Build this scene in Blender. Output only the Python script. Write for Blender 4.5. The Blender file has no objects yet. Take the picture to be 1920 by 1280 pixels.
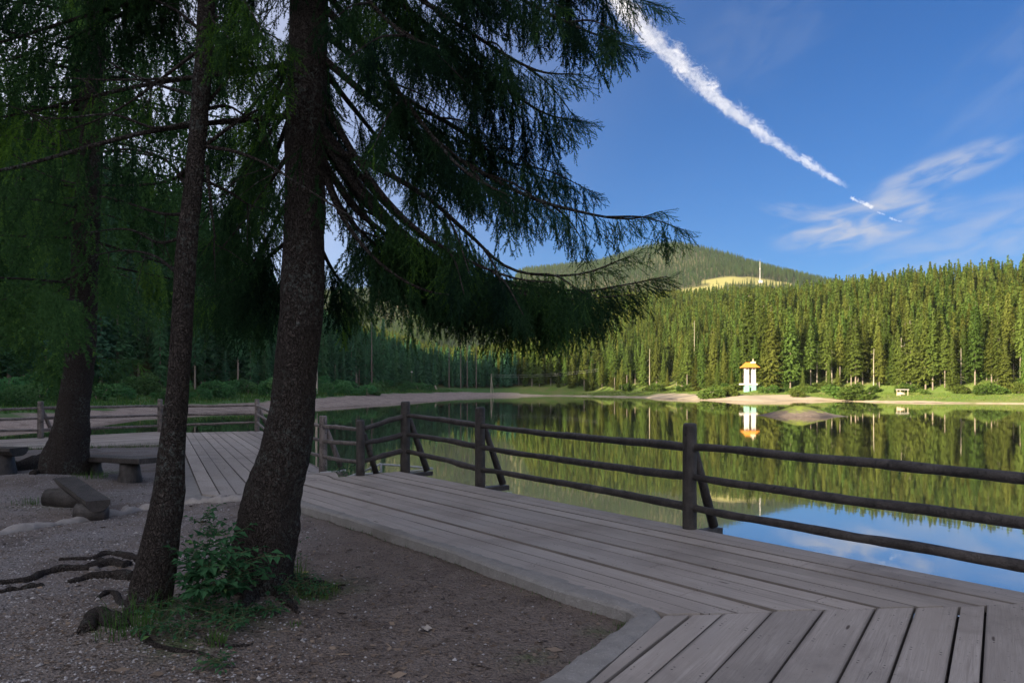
import bpy, math, random
import numpy as np
from mathutils import Vector, noise as mnoise
R = math.radians
S = bpy.context.scene
COL = S.collection

# ---------------------------------------------------------------- camera, sky, sun, exposure
F, HOR, CZ = 1400.0, 726.0, 4.0          # focal length in photo pixels, horizon row, eye height above the lake
cam = bpy.data.cameras.new('camera'); camo = bpy.data.objects.new('camera', cam); COL.objects.link(camo)
camo.location = (0, 0, CZ); camo.rotation_euler = (R(90), 0, 0)
cam.sensor_width = 36; cam.lens = 36 * F / 1920; cam.shift_y = (HOR - 640) / 1920
cam.clip_start = 0.05; cam.clip_end = 20000
S.camera = camo
SUN_AZ, SUN_EL = math.atan2(-.76, -.65), R(17)
SUNV = Vector((math.sin(SUN_AZ) * math.cos(SUN_EL), math.cos(SUN_AZ) * math.cos(SUN_EL), math.sin(SUN_EL)))
world = bpy.data.worlds.new('World'); S.world = world; world.use_nodes = True
sl = bpy.data.lights.new('sun', 'SUN'); sl.energy = 5.0; sl.angle = R(.5); sl.color = (1, .86, .62)
so = bpy.data.objects.new('sun', sl); COL.objects.link(so); so.rotation_euler = SUNV.to_track_quat('Z', 'Y').to_euler()
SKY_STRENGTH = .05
S.view_settings.view_transform = 'Standard'; S.view_settings.look = 'None'
S.view_settings.exposure = 1.82; S.view_settings.gamma = 1
S.cycles.max_bounces = 6; S.cycles.diffuse_bounces = 3; S.cycles.glossy_bounces = 3; S.cycles.transmission_bounces = 3
S.cycles.volume_bounces = 3; S.cycles.transparent_max_bounces = 8; S.cycles.sample_clamp_indirect = 4
S.cycles.use_denoising = True

# ---------------------------------------------------------------- node helpers
class NT:
    def __init__(s, tree): s.t = tree; s.n = tree.nodes; s.l = tree.links
    def new(s, typ, **kw):
        nd = s.n.new(typ)
        for k, v in kw.items(): setattr(nd, k, v)
        return nd
    def put(s, sock, v):
        if hasattr(v, 'is_linked') or hasattr(v, 'links'): s.l.new(v, sock)
        elif isinstance(v, (tuple, list)) and len(v) == 3 and sock.type == 'RGBA': sock.default_value = (*v, 1)
        else: sock.default_value = v
    def math(s, op, a, b=0.0, c=None, clamp=False):
        nd = s.new('ShaderNodeMath', operation=op); nd.use_clamp = clamp
        s.put(nd.inputs[0], a); s.put(nd.inputs[1], b)
        if c is not None: s.put(nd.inputs[2], c)
        return nd.outputs[0]
    def mix(s, f, a, b, mode='MIX'):
        nd = s.new('ShaderNodeMix', data_type='RGBA', blend_type=mode)
        s.put(nd.inputs['Factor'], f)
        s.put([i for i in nd.inputs if i.name == 'A' and i.type == 'RGBA'][0], a)
        s.put([i for i in nd.inputs if i.name == 'B' and i.type == 'RGBA'][0], b)
        return [o for o in nd.outputs if o.type == 'RGBA'][0]
    def noise(s, scale, detail=4, rough=.6, vec=None, dist=0):
        nd = s.new('ShaderNodeTexNoise'); nd.inputs['Scale'].default_value = scale; nd.inputs['Detail'].default_value = detail
        nd.inputs['Roughness'].default_value = rough; nd.inputs['Distortion'].default_value = dist
        if vec is not None: s.l.new(vec, nd.inputs['Vector'])
        return nd.outputs['Fac']
    def voro(s, scale, vec=None, feature='F1'):
        nd = s.new('ShaderNodeTexVoronoi', feature=feature); nd.inputs['Scale'].default_value = scale
        if vec is not None: s.l.new(vec, nd.inputs['Vector'])
        return nd
    def ramp(s, f, lo, hi, a=0., b=1., smooth=True):
        nd = s.new('ShaderNodeMapRange', interpolation_type='SMOOTHSTEP' if smooth else 'LINEAR'); nd.clamp = True
        s.put(nd.inputs[0], f)
        for i, v in enumerate((lo, hi, a, b)): s.put(nd.inputs[i + 1], v)
        return nd.outputs[0]
    def pos(s): return s.new('ShaderNodeNewGeometry').outputs['Position']
    def objc(s): return s.new('ShaderNodeTexCoord').outputs['Object']
    def scalev(s, vec, sc):
        nd = s.new('ShaderNodeMapping'); s.l.new(vec, nd.inputs[0]); nd.inputs['Scale'].default_value = sc; return nd.outputs[0]
    def attr(s, name):
        return s.new('ShaderNodeAttribute', attribute_name=name)
    def bump(s, h, strength=.5, dist=.02):
        nd = s.new('ShaderNodeBump'); nd.inputs['Strength'].default_value = strength; nd.inputs['Distance'].default_value = dist
        s.l.new(h, nd.inputs['Height']); return nd.outputs[0]

def new_mat(name):
    m = bpy.data.materials.new(name); m.use_nodes = True; m.node_tree.nodes.clear()
    t = NT(m.node_tree); out = t.new('ShaderNodeOutputMaterial')
    return m, t, out
def pbr(t, out, col, rough=.8, spec=.3, normal=None):
    b = t.new('ShaderNodeBsdfPrincipled'); t.put(b.inputs['Base Color'], col); t.put(b.inputs['Roughness'], rough)
    b.inputs['Specular IOR Level'].default_value = spec
    if normal is not None: t.l.new(normal, b.inputs['Normal'])
    t.l.new(b.outputs[0], out.inputs[0]); return b

# sky: physical sky, regraded by sun angle, with thin high cirrus
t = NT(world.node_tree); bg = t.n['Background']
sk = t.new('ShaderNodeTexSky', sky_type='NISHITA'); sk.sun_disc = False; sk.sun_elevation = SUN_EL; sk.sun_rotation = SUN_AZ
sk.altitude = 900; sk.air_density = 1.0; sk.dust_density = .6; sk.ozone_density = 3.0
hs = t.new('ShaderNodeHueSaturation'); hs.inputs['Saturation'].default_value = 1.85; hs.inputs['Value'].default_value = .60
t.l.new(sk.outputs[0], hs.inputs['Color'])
dirv = t.new('ShaderNodeTexCoord').outputs['Generated']
sp = t.new('ShaderNodeSeparateXYZ'); t.l.new(dirv, sp.inputs[0])
az = t.math('ARCTAN2', sp.outputs[0], sp.outputs[1]); el = t.math('ARCSINE', sp.outputs[2])
def cirrus(azc, elc, la, lb, rot, seed, amount, stretch=3.4):
    da = t.math('SUBTRACT', az, azc); de = t.math('SUBTRACT', el, elc)
    c, s_ = math.cos(rot), math.sin(rot)
    u = t.math('ADD', t.math('MULTIPLY', da, c), t.math('MULTIPLY', de, s_))
    v = t.math('SUBTRACT', t.math('MULTIPLY', de, c), t.math('MULTIPLY', da, s_))
    r2 = t.math('ADD', t.math('POWER', t.math('ABSOLUTE', t.math('DIVIDE', u, la)), 2.), t.math('POWER', t.math('ABSOLUTE', t.math('DIVIDE', v, lb)), 2.))
    fall = t.ramp(r2, 1.0, 0.0)
    cv = t.new('ShaderNodeCombineXYZ'); t.put(cv.inputs[0], t.math('MULTIPLY', u, 1 / la * 1.6)); t.put(cv.inputs[1], t.math('MULTIPLY', v, 1 / la * 1.6 * stretch)); cv.inputs[2].default_value = seed
    nz = t.noise(1.5, 4, .5, cv.outputs[0], .5)
    return t.math('MULTIPLY', t.math('MULTIPLY', fall, t.ramp(nz, .30, .74)), amount)
masks = [cirrus(.44, .195, .12, .034, .14, 3.1, 1.0), cirrus(.52, .245, .10, .024, .26, 7.7, .75), cirrus(.37, .215, .06, .013, -.2, 1.3, .35),
         cirrus(.55, .17, .16, .05, .2, 9.3, .45, 3), cirrus(.62, .36, .2, .07, .6, 5.2, .12, 3), cirrus(.32, .42, .14, .07, .4, 2.2, .10, 2)]
mk = masks[0]
for m_ in masks[1:]: mk = t.math('ADD', mk, m_)
mk = t.math('MINIMUM', mk, .85)
# sunward sky made pale and boosted beyond the model to light the shaded foreground
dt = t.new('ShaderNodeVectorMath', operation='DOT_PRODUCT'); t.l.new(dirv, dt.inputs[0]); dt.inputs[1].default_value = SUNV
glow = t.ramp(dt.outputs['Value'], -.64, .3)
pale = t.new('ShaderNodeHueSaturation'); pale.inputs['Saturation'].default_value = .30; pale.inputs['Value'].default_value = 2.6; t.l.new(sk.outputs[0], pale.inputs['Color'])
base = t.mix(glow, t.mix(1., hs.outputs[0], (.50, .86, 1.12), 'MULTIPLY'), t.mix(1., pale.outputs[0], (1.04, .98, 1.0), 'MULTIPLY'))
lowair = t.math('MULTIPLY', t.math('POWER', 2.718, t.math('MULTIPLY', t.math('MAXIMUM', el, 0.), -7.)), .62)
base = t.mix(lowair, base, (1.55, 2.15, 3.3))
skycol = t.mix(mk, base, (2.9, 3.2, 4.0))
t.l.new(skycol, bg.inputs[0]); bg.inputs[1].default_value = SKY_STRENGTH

# ---------------------------------------------------------------- object helpers
def tag(o, label=None, cat=None, group=None, kind=None):
    if label: o['label'] = label
    if cat: o['category'] = cat
    if group: o['group'] = group
    if kind: o['kind'] = kind
    return o
def empty(name, loc, label, cat, group=None):
    o = bpy.data.objects.new(name, None); COL.objects.link(o); o.location = loc; o.empty_display_size = .2
    return tag(o, label, cat, group)
def link(name, me, mat, parent=None):
    o = bpy.data.objects.new(name, me); COL.objects.link(o)
    if mat and not me.materials: me.materials.append(mat)
    if parent: o.parent = parent
    return o
class MB:
    """collects vertices and faces of one mesh, in world coordinates (org is taken off when built)"""
    def __init__(s): s.v = []; s.f = []; s.at = {}
    def add(s, vs, fs, **at):
        b = len(s.v); s.v += [tuple(v) for v in vs]; s.f += [tuple(i + b for i in f) for f in fs]
        for k, val in at.items():
            s.at.setdefault(k, []); s.at[k] += [None] * (b - len(s.at[k])); s.at[k] += (val if isinstance(val, list) else [val] * len(vs))
    def box(s, c, sx, sy, sz, rz=0., tilt=None, jit=0., rnd=random):
        vs = []
        for z in (-.5, .5):
            for y in (-.5, .5):
                for x in (-.5, .5):
                    p = Vector((x * sx + rnd.uniform(-jit, jit), y * sy + rnd.uniform(-jit, jit), z * sz + rnd.uniform(-jit, jit)))
                    if tilt is not None: p = tilt @ p
                    p = Vector((p.x * math.cos(rz) - p.y * math.sin(rz), p.x * math.sin(rz) + p.y * math.cos(rz), p.z))
                    vs.append(p + Vector(c))
        s.add(vs, [(0, 2, 3, 1), (4, 5, 7, 6), (0, 1, 5, 4), (2, 6, 7, 3), (0, 4, 6, 2), (1, 3, 7, 5)])
    def tube(s, pts, rad, sides=10, lump=0., freq=3., cap=True, seed=0., flat=1.):
        pts = [Vector(p) for p in pts]; n = len(pts)
        rads = list(rad) if hasattr(rad, '__len__') else [rad] * n
        vs, fs = [], []; up = None
        for i, p in enumerate(pts):
            d = (pts[min(i + 1, n - 1)] - pts[max(i - 1, 0)]).normalized()
            if up is None:
                up = Vector((0, 0, 1)) if abs(d.z) < .8 else Vector((1, 0, 0))
            a = (up - d * up.dot(d)).normalized(); b = d.cross(a); up = a
            for k in range(sides):
                th = 2 * math.pi * k / sides; r = rads[i]
                q = p + (a * math.cos(th) + b * math.sin(th) * flat) * r
                if lump: q = p + (q - p) * (1 + lump * mnoise.noise(q * freq + Vector((seed, seed, 0))))
                vs.append(q)
        for i in range(n - 1):
            for k in range(sides):
                k2 = (k + 1) % sides
                fs.append((i * sides + k, i * sides + k2, (i + 1) * sides + k2, (i + 1) * sides + k))
        if cap:
            fs.append(tuple(range(sides - 1, -1, -1))); fs.append(tuple((n - 1) * sides + k for k in range(sides)))
        s.add(vs, fs)
    def build(s, name, mat, parent=None, org=None, smooth=False):
        if org is None and parent is not None: org = parent.location
        org = org or (0, 0, 0)
        me = bpy.data.meshes.new(name)
        me.from_pydata([(v[0] - org[0], v[1] - org[1], v[2] - org[2]) for v in s.v], [], s.f)
        if smooth: me.polygons.foreach_set('use_smooth', [True] * len(me.polygons))
        for k, vals in s.at.items():
            vals = vals + [None] * (len(s.v) - len(vals))
            vec = any(hasattr(x, '__len__') for x in vals if x is not None)
            a = me.attributes.new(k, 'FLOAT_VECTOR' if vec else 'FLOAT', 'POINT')
            if vec: a.data.foreach_set('vector', np.array([x if x is not None else (0, 0, 0) for x in vals], dtype=np.float32).ravel())
            else: a.data.foreach_set('value', np.array([x if x is not None else 0 for x in vals], dtype=np.float32))
        me.update()
        o = link(name, me, mat, parent)
        if parent is None: o.location = org
        return o
def soup(name, T, mat, parent=None, rnd=None, k=3):
    """a mesh of loose triangles (or quads), T of shape (n, k, 3), local to the parent"""
    T = np.ascontiguousarray(T, dtype=np.float32); n = len(T)
    me = bpy.data.meshes.new(name)
    me.vertices.add(n * k); me.vertices.foreach_set('co', T.ravel())
    me.loops.add(n * k); me.loops.foreach_set('vertex_index', np.arange(n * k, dtype=np.int32))
    me.polygons.add(n); me.polygons.foreach_set('loop_start', np.arange(0, n * k, k, dtype=np.int32))
    try: me.polygons.foreach_set('loop_total', np.full(n, k, dtype=np.int32))
    except Exception: pass
    if rnd is not None:
        a = me.attributes.new('rnd', 'FLOAT', 'POINT'); a.data.foreach_set('value', np.repeat(np.asarray(rnd, dtype=np.float32), k))
    me.update(calc_edges=True)
    return link(name, me, mat, parent) if COL is not None else me
def copy_tree(o, loc, rz=0., sc=1., label=None):
    c = o.copy(); COL.objects.link(c); c.location = loc; c.rotation_euler = (0, 0, rz); c.scale = (sc, sc, sc) if not hasattr(sc, '__len__') else sc
    if label: c['label'] = label
    for ch in o.children:
        d = ch.copy(); COL.objects.link(d); d.parent = c
    return c
def at(px, py, Y): return Vector(((px - 960) / F * Y, Y, CZ - (py - HOR) / F * Y))
def on(px, py, z): # the point of level z seen at a pixel
    Y = (CZ - z) * F / (py - HOR); return at(px, py, Y)
SLOPE = (HOR - 693) / F
def deckz(Y): return CZ - 1.63 + SLOPE * Y
def ond(px, py): # the point of the gently rising main deck
    Y = 1.63 * F / (py - 693); return at(px, py, Y)
def sstep(a, b, x):
    u = np.clip((x - a) / (b - a), 0, 1); return u * u * (3 - 2 * u)
def nz(x, y, z=0., f=1.): return mnoise.noise(Vector((x * f, y * f, z)))

# ---------------------------------------------------------------- materials
def mat_planks():
    m, t, out = new_mat('weathered_planks')
    g = t.attr('grain').outputs['Vector']; r = t.attr('rnd').outputs['Fac']
    fine = t.noise(1., 5, .7, t.scalev(g, (2.2, 55, 1)), 1.2)
    broad = t.noise(1., 4, .6, t.scalev(g, (.8, 5, 1)), .5)
    blot = t.noise(1.1, 5, .6, t.pos(), .3)
    c = t.mix(t.ramp(fine, .2, .8), (.225, .193, .167), (.385, .343, .305))
    c = t.mix(t.ramp(broad, .35, .75), c, (.27, .235, .205))
    c = t.mix(t.ramp(blot, .48, .72, 0, .6), c, (.15, .13, .115))
    st2 = t.noise(.45, 3, .6, t.pos(), .8); c = t.mix(t.ramp(st2, .52, .66, 0, .35), c, (.33, .31, .29))
    crack = t.noise(1., 3, .6, t.scalev(g, (1.1, 24, 1)), 2.); c = t.mix(t.ramp(crack, .71, .735, 0, .8), c, (.05, .04, .035))
    br = t.math('ADD', .86, t.math('MULTIPLY', r, .24))
    cm = t.new('ShaderNodeCombineXYZ')
    for i in range(3): t.put(cm.inputs[i], br)
    c = t.mix(1., c, cm.outputs[0], 'MULTIPLY')
    kn = t.voro(1., t.scalev(g, (1.1, 5.5, 1)))
    c = t.mix(t.ramp(kn.outputs['Distance'], .075, .03), c, (.07, .05, .04))
    speck = t.noise(38, 2, .5, t.pos())
    c = t.mix(t.ramp(speck, .69, .74, 0, .7), c, (.07, .06, .05))
    ac = t.attr('across').outputs['Fac']; sg = t.new('ShaderNodeSeparateXYZ'); t.l.new(g, sg.inputs[0])
    eg = t.math('MINIMUM', ac, t.math('SUBTRACT', 1., ac)); c = t.mix(t.ramp(t.math('ADD', eg, t.math('MULTIPLY', t.math('SUBTRACT', blot, .5), .12)), .10, .0, 0, .75), c, (.075, .062, .053))
    du = t.math('SUBTRACT', t.math('PINGPONG', sg.outputs[0], .42), .40); dv = t.math('MULTIPLY', t.math('SUBTRACT', eg, .2), .23)
    nail = t.math('SQRT', t.math('ADD', t.math('MULTIPLY', du, du), t.math('MULTIPLY', dv, dv))); c = t.mix(t.ramp(nail, .008, .004, 0, .9), c, (.03, .026, .024))
    h = t.math('ADD', t.math('MULTIPLY', fine, .7), t.math('MULTIPLY', broad, .6))
    pbr(t, out, c, .75, .3, t.bump(h, .5, .012)); return m
def mat_log(dark=1., name='fence_log'):
    m, t, out = new_mat(name); p = t.objc(); k = dark
    a = t.noise(5, 6, .7, p, .5); f1 = t.noise(70, 4, .65, p); s_ = t.noise(34, 5, .7, t.scalev(p, (1, 1, .10)), .3); kn = t.voro(7., p)
    c = t.mix(t.ramp(a, .3, .7), (.06 * k, .048 * k, .042 * k), (.24 * k, .2 * k, .18 * k))
    c = t.mix(t.ramp(s_, .52, .68, 0, .8), c, (.03 * k, .024 * k, .02 * k))
    c = t.mix(t.ramp(f1, .56, .7, 0, .55), c, (.34 * k, .3 * k, .28 * k)); c = t.mix(t.ramp(kn.outputs['Distance'], .13, .07), c, (.02 * k, .016 * k, .013 * k))
    pbr(t, out, c, .55, .45, t.bump(t.math('ADD', t.math('ADD', s_, f1), a), .8, .012)); return m
def mat_bark(a, b, lichen=.35, name='bark', sc=1.):
    m, t, out = new_mat(name); p = t.objc()
    w = t.new('ShaderNodeVectorMath', operation='ADD'); nw_ = t.new('ShaderNodeTexNoise'); nw_.inputs['Scale'].default_value = 9 * sc; nw_.inputs['Detail'].default_value = 3; t.l.new(p, nw_.inputs['Vector'])
    ws = t.new('ShaderNodeVectorMath', operation='SCALE'); t.l.new(nw_.outputs['Color'], ws.inputs[0]); ws.inputs['Scale'].default_value = .16 / sc
    t.l.new(p, w.inputs[0]); t.l.new(ws.outputs[0], w.inputs[1]); q = t.scalev(w.outputs[0], (1, 1, .42))
    v = t.voro(62 * sc, q, 'DISTANCE_TO_EDGE'); v2 = t.voro(110 * sc, q); n1 = t.noise(16 * sc, 6, .75, p); n2 = t.noise(2.3, 4, .6, p); n3 = t.noise(30 * sc, 5, .75, p)
    plate = t.ramp(t.math('ADD', v.outputs['Distance'], t.math('MULTIPLY', n3, .25)), .08, .34)
    c = t.mix(plate, tuple(x * .55 for x in a), t.mix(n1, a, b)); c = t.mix(t.ramp(v2.outputs['Distance'], .2, .6, .5, 0), c, tuple(x * 1.15 for x in b))
    c = t.mix(t.ramp(n1, .5, .7, 0, .6), c, tuple(x * .5 for x in a))
    li = t.math('MULTIPLY', t.ramp(n2, .44, .62), t.ramp(n3, .5, .6))
    c = t.mix(t.math('MULTIPLY', li, lichen), c, (.15, .18, .17))
    h = t.math('ADD', t.math('MULTIPLY', plate, .8), t.math('ADD', t.math('MULTIPLY', n1, .8), t.math('MULTIPLY', n3, .5)))
    pbr(t, out, c, .9, .12, t.bump(h, 1., .03)); return m
def mat_leaf(name, cols, trans=.3, objvar=.0, rough=.6):
    m, t, out = new_mat(name); r = t.attr('rnd').outputs['Fac']
    c = t.mix(r, cols[0], cols[1])
    if len(cols) > 2: c = t.mix(t.ramp(r, .82, 1.), c, cols[2])
    if objvar:
        oi = t.new('ShaderNodeObjectInfo').outputs['Random']
        hsv = t.new('ShaderNodeHueSaturation'); t.l.new(c, hsv.inputs['Color'])
        t.put(hsv.inputs['Hue'], t.ramp(oi, 0, 1, .5 - .03 * objvar, .5 + .035 * objvar, False))
        t.put(hsv.inputs['Value'], t.ramp(t.math('FRACT', t.math('MULTIPLY', oi, 7.31)), 0, 1, 1 - .35 * objvar, 1 + .35 * objvar, False))
        c = hsv.outputs[0]
    d = t.new('ShaderNodeBsdfDiffuse'); tr = t.new('ShaderNodeBsdfTranslucent'); mx = t.new('ShaderNodeMixShader')
    t.put(d.inputs[0], c); t.put(tr.inputs[0], c); mx.inputs[0].default_value = trans
    t.l.new(d.outputs[0], mx.inputs[1]); t.l.new(tr.outputs[0], mx.inputs[2]); t.l.new(mx.outputs[0], out.inputs[0]); return m
def mat_plain(name, col, rough=.7, var=.25, sc=8., bump=.2):
    m, t, out = new_mat(name); n1 = t.noise(sc, 5, .6, t.objc())
    c = t.mix(n1, tuple(x * (1 - var) for x in col), tuple(min(1, x * (1 + var)) for x in col))
    pbr(t, out, c, rough, .25, t.bump(n1, bump, .02)); return m
M_PLANK = mat_planks(); M_FENCE = mat_log(.27); M_FENCEOLD = mat_log(.85, 'sun_bleached_log'); M_BENCH = mat_log(.25, 'old_bench_wood')
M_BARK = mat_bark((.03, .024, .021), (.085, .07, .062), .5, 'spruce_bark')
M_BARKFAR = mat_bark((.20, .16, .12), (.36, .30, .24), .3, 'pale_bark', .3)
M_SNAG = mat_plain('bleached_wood', (.33, .28, .22), .8, .2, 2.)
M_NEEDLE = mat_leaf('spruce_needles', [(.012, .030, .020), (.055, .12, .042), (.12, .24, .035)], .4)
M_NEEDLE_PALE = mat_leaf('spruce_needles_paler', [(.036, .085, .032), (.085, .18, .055), (.14, .26, .05)], .45)  # lighter green needles than on the two nearest spruces
M_FARCROWN = mat_leaf('far_spruce_crown', [(.06, .086, .018), (.122, .15, .03), (.17, .175, .045)], .18, 1.)
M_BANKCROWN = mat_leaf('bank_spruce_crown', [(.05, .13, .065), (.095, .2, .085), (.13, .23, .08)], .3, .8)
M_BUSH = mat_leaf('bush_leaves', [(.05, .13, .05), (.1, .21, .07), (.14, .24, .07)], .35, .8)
M_BUSHSUN = mat_leaf('shore_bush_leaves', [(.055, .095, .02), (.11, .15, .03), (.15, .15, .05)], .25, .9)
M_SHRUB = mat_leaf('shrub_leaves', [(.025, .08, .038), (.07, .17, .075), (.14, .25, .085)], .4)
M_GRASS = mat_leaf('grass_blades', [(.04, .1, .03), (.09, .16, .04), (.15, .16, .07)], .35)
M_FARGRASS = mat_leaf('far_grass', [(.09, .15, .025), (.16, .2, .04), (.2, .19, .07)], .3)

# ---------------------------------------------------------------- terrain
LAKE = np.array([(150, 150), (168, 100), (150, 30), (100, -18), (60, -16), (24, -2), (9, 3.5), (1, 10.5), (-2.2, 15), (-5, 22), (-8, 29), (-16, 31), (-40, 33), (-62, 39),
                 (-78, 46), (-66, 55), (-55, 61), (-44.6, 65), (-42, 76), (-46, 92), (-47.8, 108), (-44, 125), (-37, 140), (-30, 172), (-23.7, 207), (-16, 270), (-9, 335), (2, 352), (22, 350),
                 (38, 318), (50, 295), (55, 258), (58, 233), (66, 213), (76, 212), (86, 228), (94, 226), (97, 206), (100, 199), (109.5, 188), (124, 181), (140, 170)], dtype=float)
def lake_dist(X, Y):
    """signed distance to the shoreline: positive on land"""
    shp = X.shape; X = X.ravel(); Y = Y.ravel(); best = np.full(X.shape, 1e9); inside = np.zeros(X.shape, bool)
    n = len(LAKE)
    for i in range(n):
        (x0, y0), (x1, y1) = LAKE[i], LAKE[(i + 1) % n]
        ex, ey = x1 - x0, y1 - y0
        u = np.clip(((X - x0) * ex + (Y - y0) * ey) / (ex * ex + ey * ey), 0, 1)
        best = np.minimum(best, (X - x0 - u * ex) ** 2 + (Y - y0 - u * ey) ** 2)
        c = ((y0 > Y) != (y1 > Y)) & (X < ex * (Y - y0) / (ey if abs(ey) > 1e-9 else 1e-9) + x0)
        inside ^= c
    d = np.sqrt(best); d[inside] *= -1
    return d.reshape(shp)
def wob(X, Y, s, a): return a * (np.sin(X / s + 1.3 * np.sin(Y / (s * 1.7))) + np.sin(Y / (s * .83) + 1.1 * np.sin(X / (s * 1.3) + 2))) * .5
def terrain(X, Y):
    X = np.asarray(X, float); Y = np.asarray(Y, float)
    d = lake_dist(X, Y) + wob(X, Y, 7., 1.0) * sstep(40, 90, Y)
    near = (1 - sstep(40, 48, Y - np.where(X < -55, 0, 0))) * (1 - sstep(20, 60, X))
    east = sstep(-5, 25, X)
    lw_ = np.where(d > 60, 2.6 + .12 * 34 + .03 * np.minimum(d - 60, 1500), 2.6 + .12 * (d - 26))
    le_ = 2.6 + 37 * (1 - np.exp(-np.maximum(d - 24, 0) * .0088)) + .03 * np.clip(d - 60, 0, 1500)
    low = np.where(d < 26, .1 * d, lw_ * (1 - east) + le_ * east)
    z = np.where(d > 0, low, np.maximum(d * .35, -3))
    z = z * (1 - near) + near * np.where(d > 0, np.minimum(d * .55, 1.7), np.maximum(d * .5, -3))
    up = sstep(24, 130, d)
    g = lambda x0, y0, sx, sy: np.exp(-.5 * (((X - x0) / sx) ** 2 + ((Y - y0) / sy) ** 2))
    right = 22 * g(440, 480, 170, 170) + 2 * g(230, 420, 90, 120)
    mid = 29 * sstep(330, 720, Y) * sstep(-120, 160, X)
    ridge = np.interp(X, [-2000, -1200, -617, 0, 68, 240, 411, 480, 583, 668, 788, 891, 968, 1100, 1400, 2000], [330, 330, 330, 346, 358, 392, 428, 434, 412, 388, 345, 308, 276, 225, 180, 160]) + wob(X, Y * .3, 60., 7.)
    mt = (ridge - 92) * sstep(900, 2400, Y) * (1 - .4 * sstep(2450, 3200, Y))
    left = 66 * np.exp(-.5 * ((X + 150) / 46) ** 2) * (1 - .55 * sstep(250, 400, Y)) * np.where(X < -150, 1, 1) * sstep(-620, -480, Y)
    left = np.where((X < -150) & (Y < 450), np.maximum(left, 66 * (1 - .55 * sstep(250, 400, Y)) * sstep(-620, -480, Y) * np.exp(-.5 * ((X + 150) / 200) ** 2)), left)
    hills = np.maximum(np.maximum(right + .12 * mid, mid), mt) * up * sstep(140, 320, Y + .6 * X)
    z = z + hills + left * sstep(30, 85, d) * (1 - near * sstep(-60, -20, X)) + up * (wob(X, Y, 23., 2.2) + wob(X, Y, 61., 5.))
    z = np.where((Y < 50) & (X > -60) & (X < 60) & (d > 0), np.minimum(z, 1.7), z)
    return z
def tz(x, y): return float(terrain(np.array([x]), np.array([y]))[0])
def ray_ground(px, py):
    Ys = np.concatenate([np.arange(60, 500, 1.), np.arange(500, 2800, 4.)])
    X = (px - 960) / F * Ys; Z = CZ - (py - HOR) / F * Ys
    hit = np.where(terrain(X, Ys) >= Z)[0]
    i = hit[0] if len(hit) else len(Ys) - 1
    return X[i], Ys[i]
def lines(*seg):
    out = []
    for a, b, s in seg: out += list(np.arange(a, b, s))
    return np.array(out)
xs = lines((-2100, -900, 60), (-900, -200, 16), (-200, -90, 6), (-90, 180, 3), (180, 420, 8), (420, 1300, 16), (1300, 2200, 60))
ys = lines((-620, -60, 20), (-60, 40, 4), (40, 380, 3), (380, 800, 8), (800, 2700, 18), (2700, 3300, 60))
GX, GY = np.meshgrid(xs, ys); GZ = terrain(GX, GY); GD = lake_dist(GX, GY)
MEADOWS = []
for (px, py, rx, ry) in ((1296, 545, 30, 22), (1330, 542, 34, 26), (1350, 541, 25, 20), (1345, 526, 40, 26), (1385, 526, 50, 28), (1428, 529, 50, 34), (1465, 532, 40, 22)):
    x, y = ray_ground(px, py); MEADOWS.append((x, y, rx, ry))
def in_meadow(X, Y):
    m = np.zeros(np.shape(X), bool)
    for x, y, rx, ry in MEADOWS: m |= ((X - x) / rx) ** 2 + ((Y - y) / ry) ** 2 < 1
    return m
def grid_mesh(name, GX, GY, GZ, mat, attrs, kind='structure', smooth=True):
    h, w = GX.shape; me = bpy.data.meshes.new(name); n = h * w
    me.vertices.add(n); me.vertices.foreach_set('co', np.stack([GX, GY, GZ], -1).astype(np.float32).ravel())
    idx = np.arange(n).reshape(h, w)
    q = np.stack([idx[:-1, :-1], idx[:-1, 1:], idx[1:, 1:], idx[1:, :-1]], -1).reshape(-1, 4).astype(np.int32)
    me.loops.add(q.size); me.loops.foreach_set('vertex_index', q.ravel())
    me.polygons.add(len(q)); me.polygons.foreach_set('loop_start', np.arange(0, q.size, 4, dtype=np.int32))
    try: me.polygons.foreach_set('loop_total', np.full(len(q), 4, dtype=np.int32))
    except Exception: pass
    for k, v in attrs.items():
        a = me.attributes.new(k, 'FLOAT', 'POINT'); a.data.foreach_set('value', np.asarray(v, dtype=np.float32).ravel())
    me.update(calc_edges=True)
    if smooth: me.polygons.foreach_set('use_smooth', np.ones(len(q), bool))
    o = link(name, me, mat); o['kind'] = kind; return o
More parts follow.
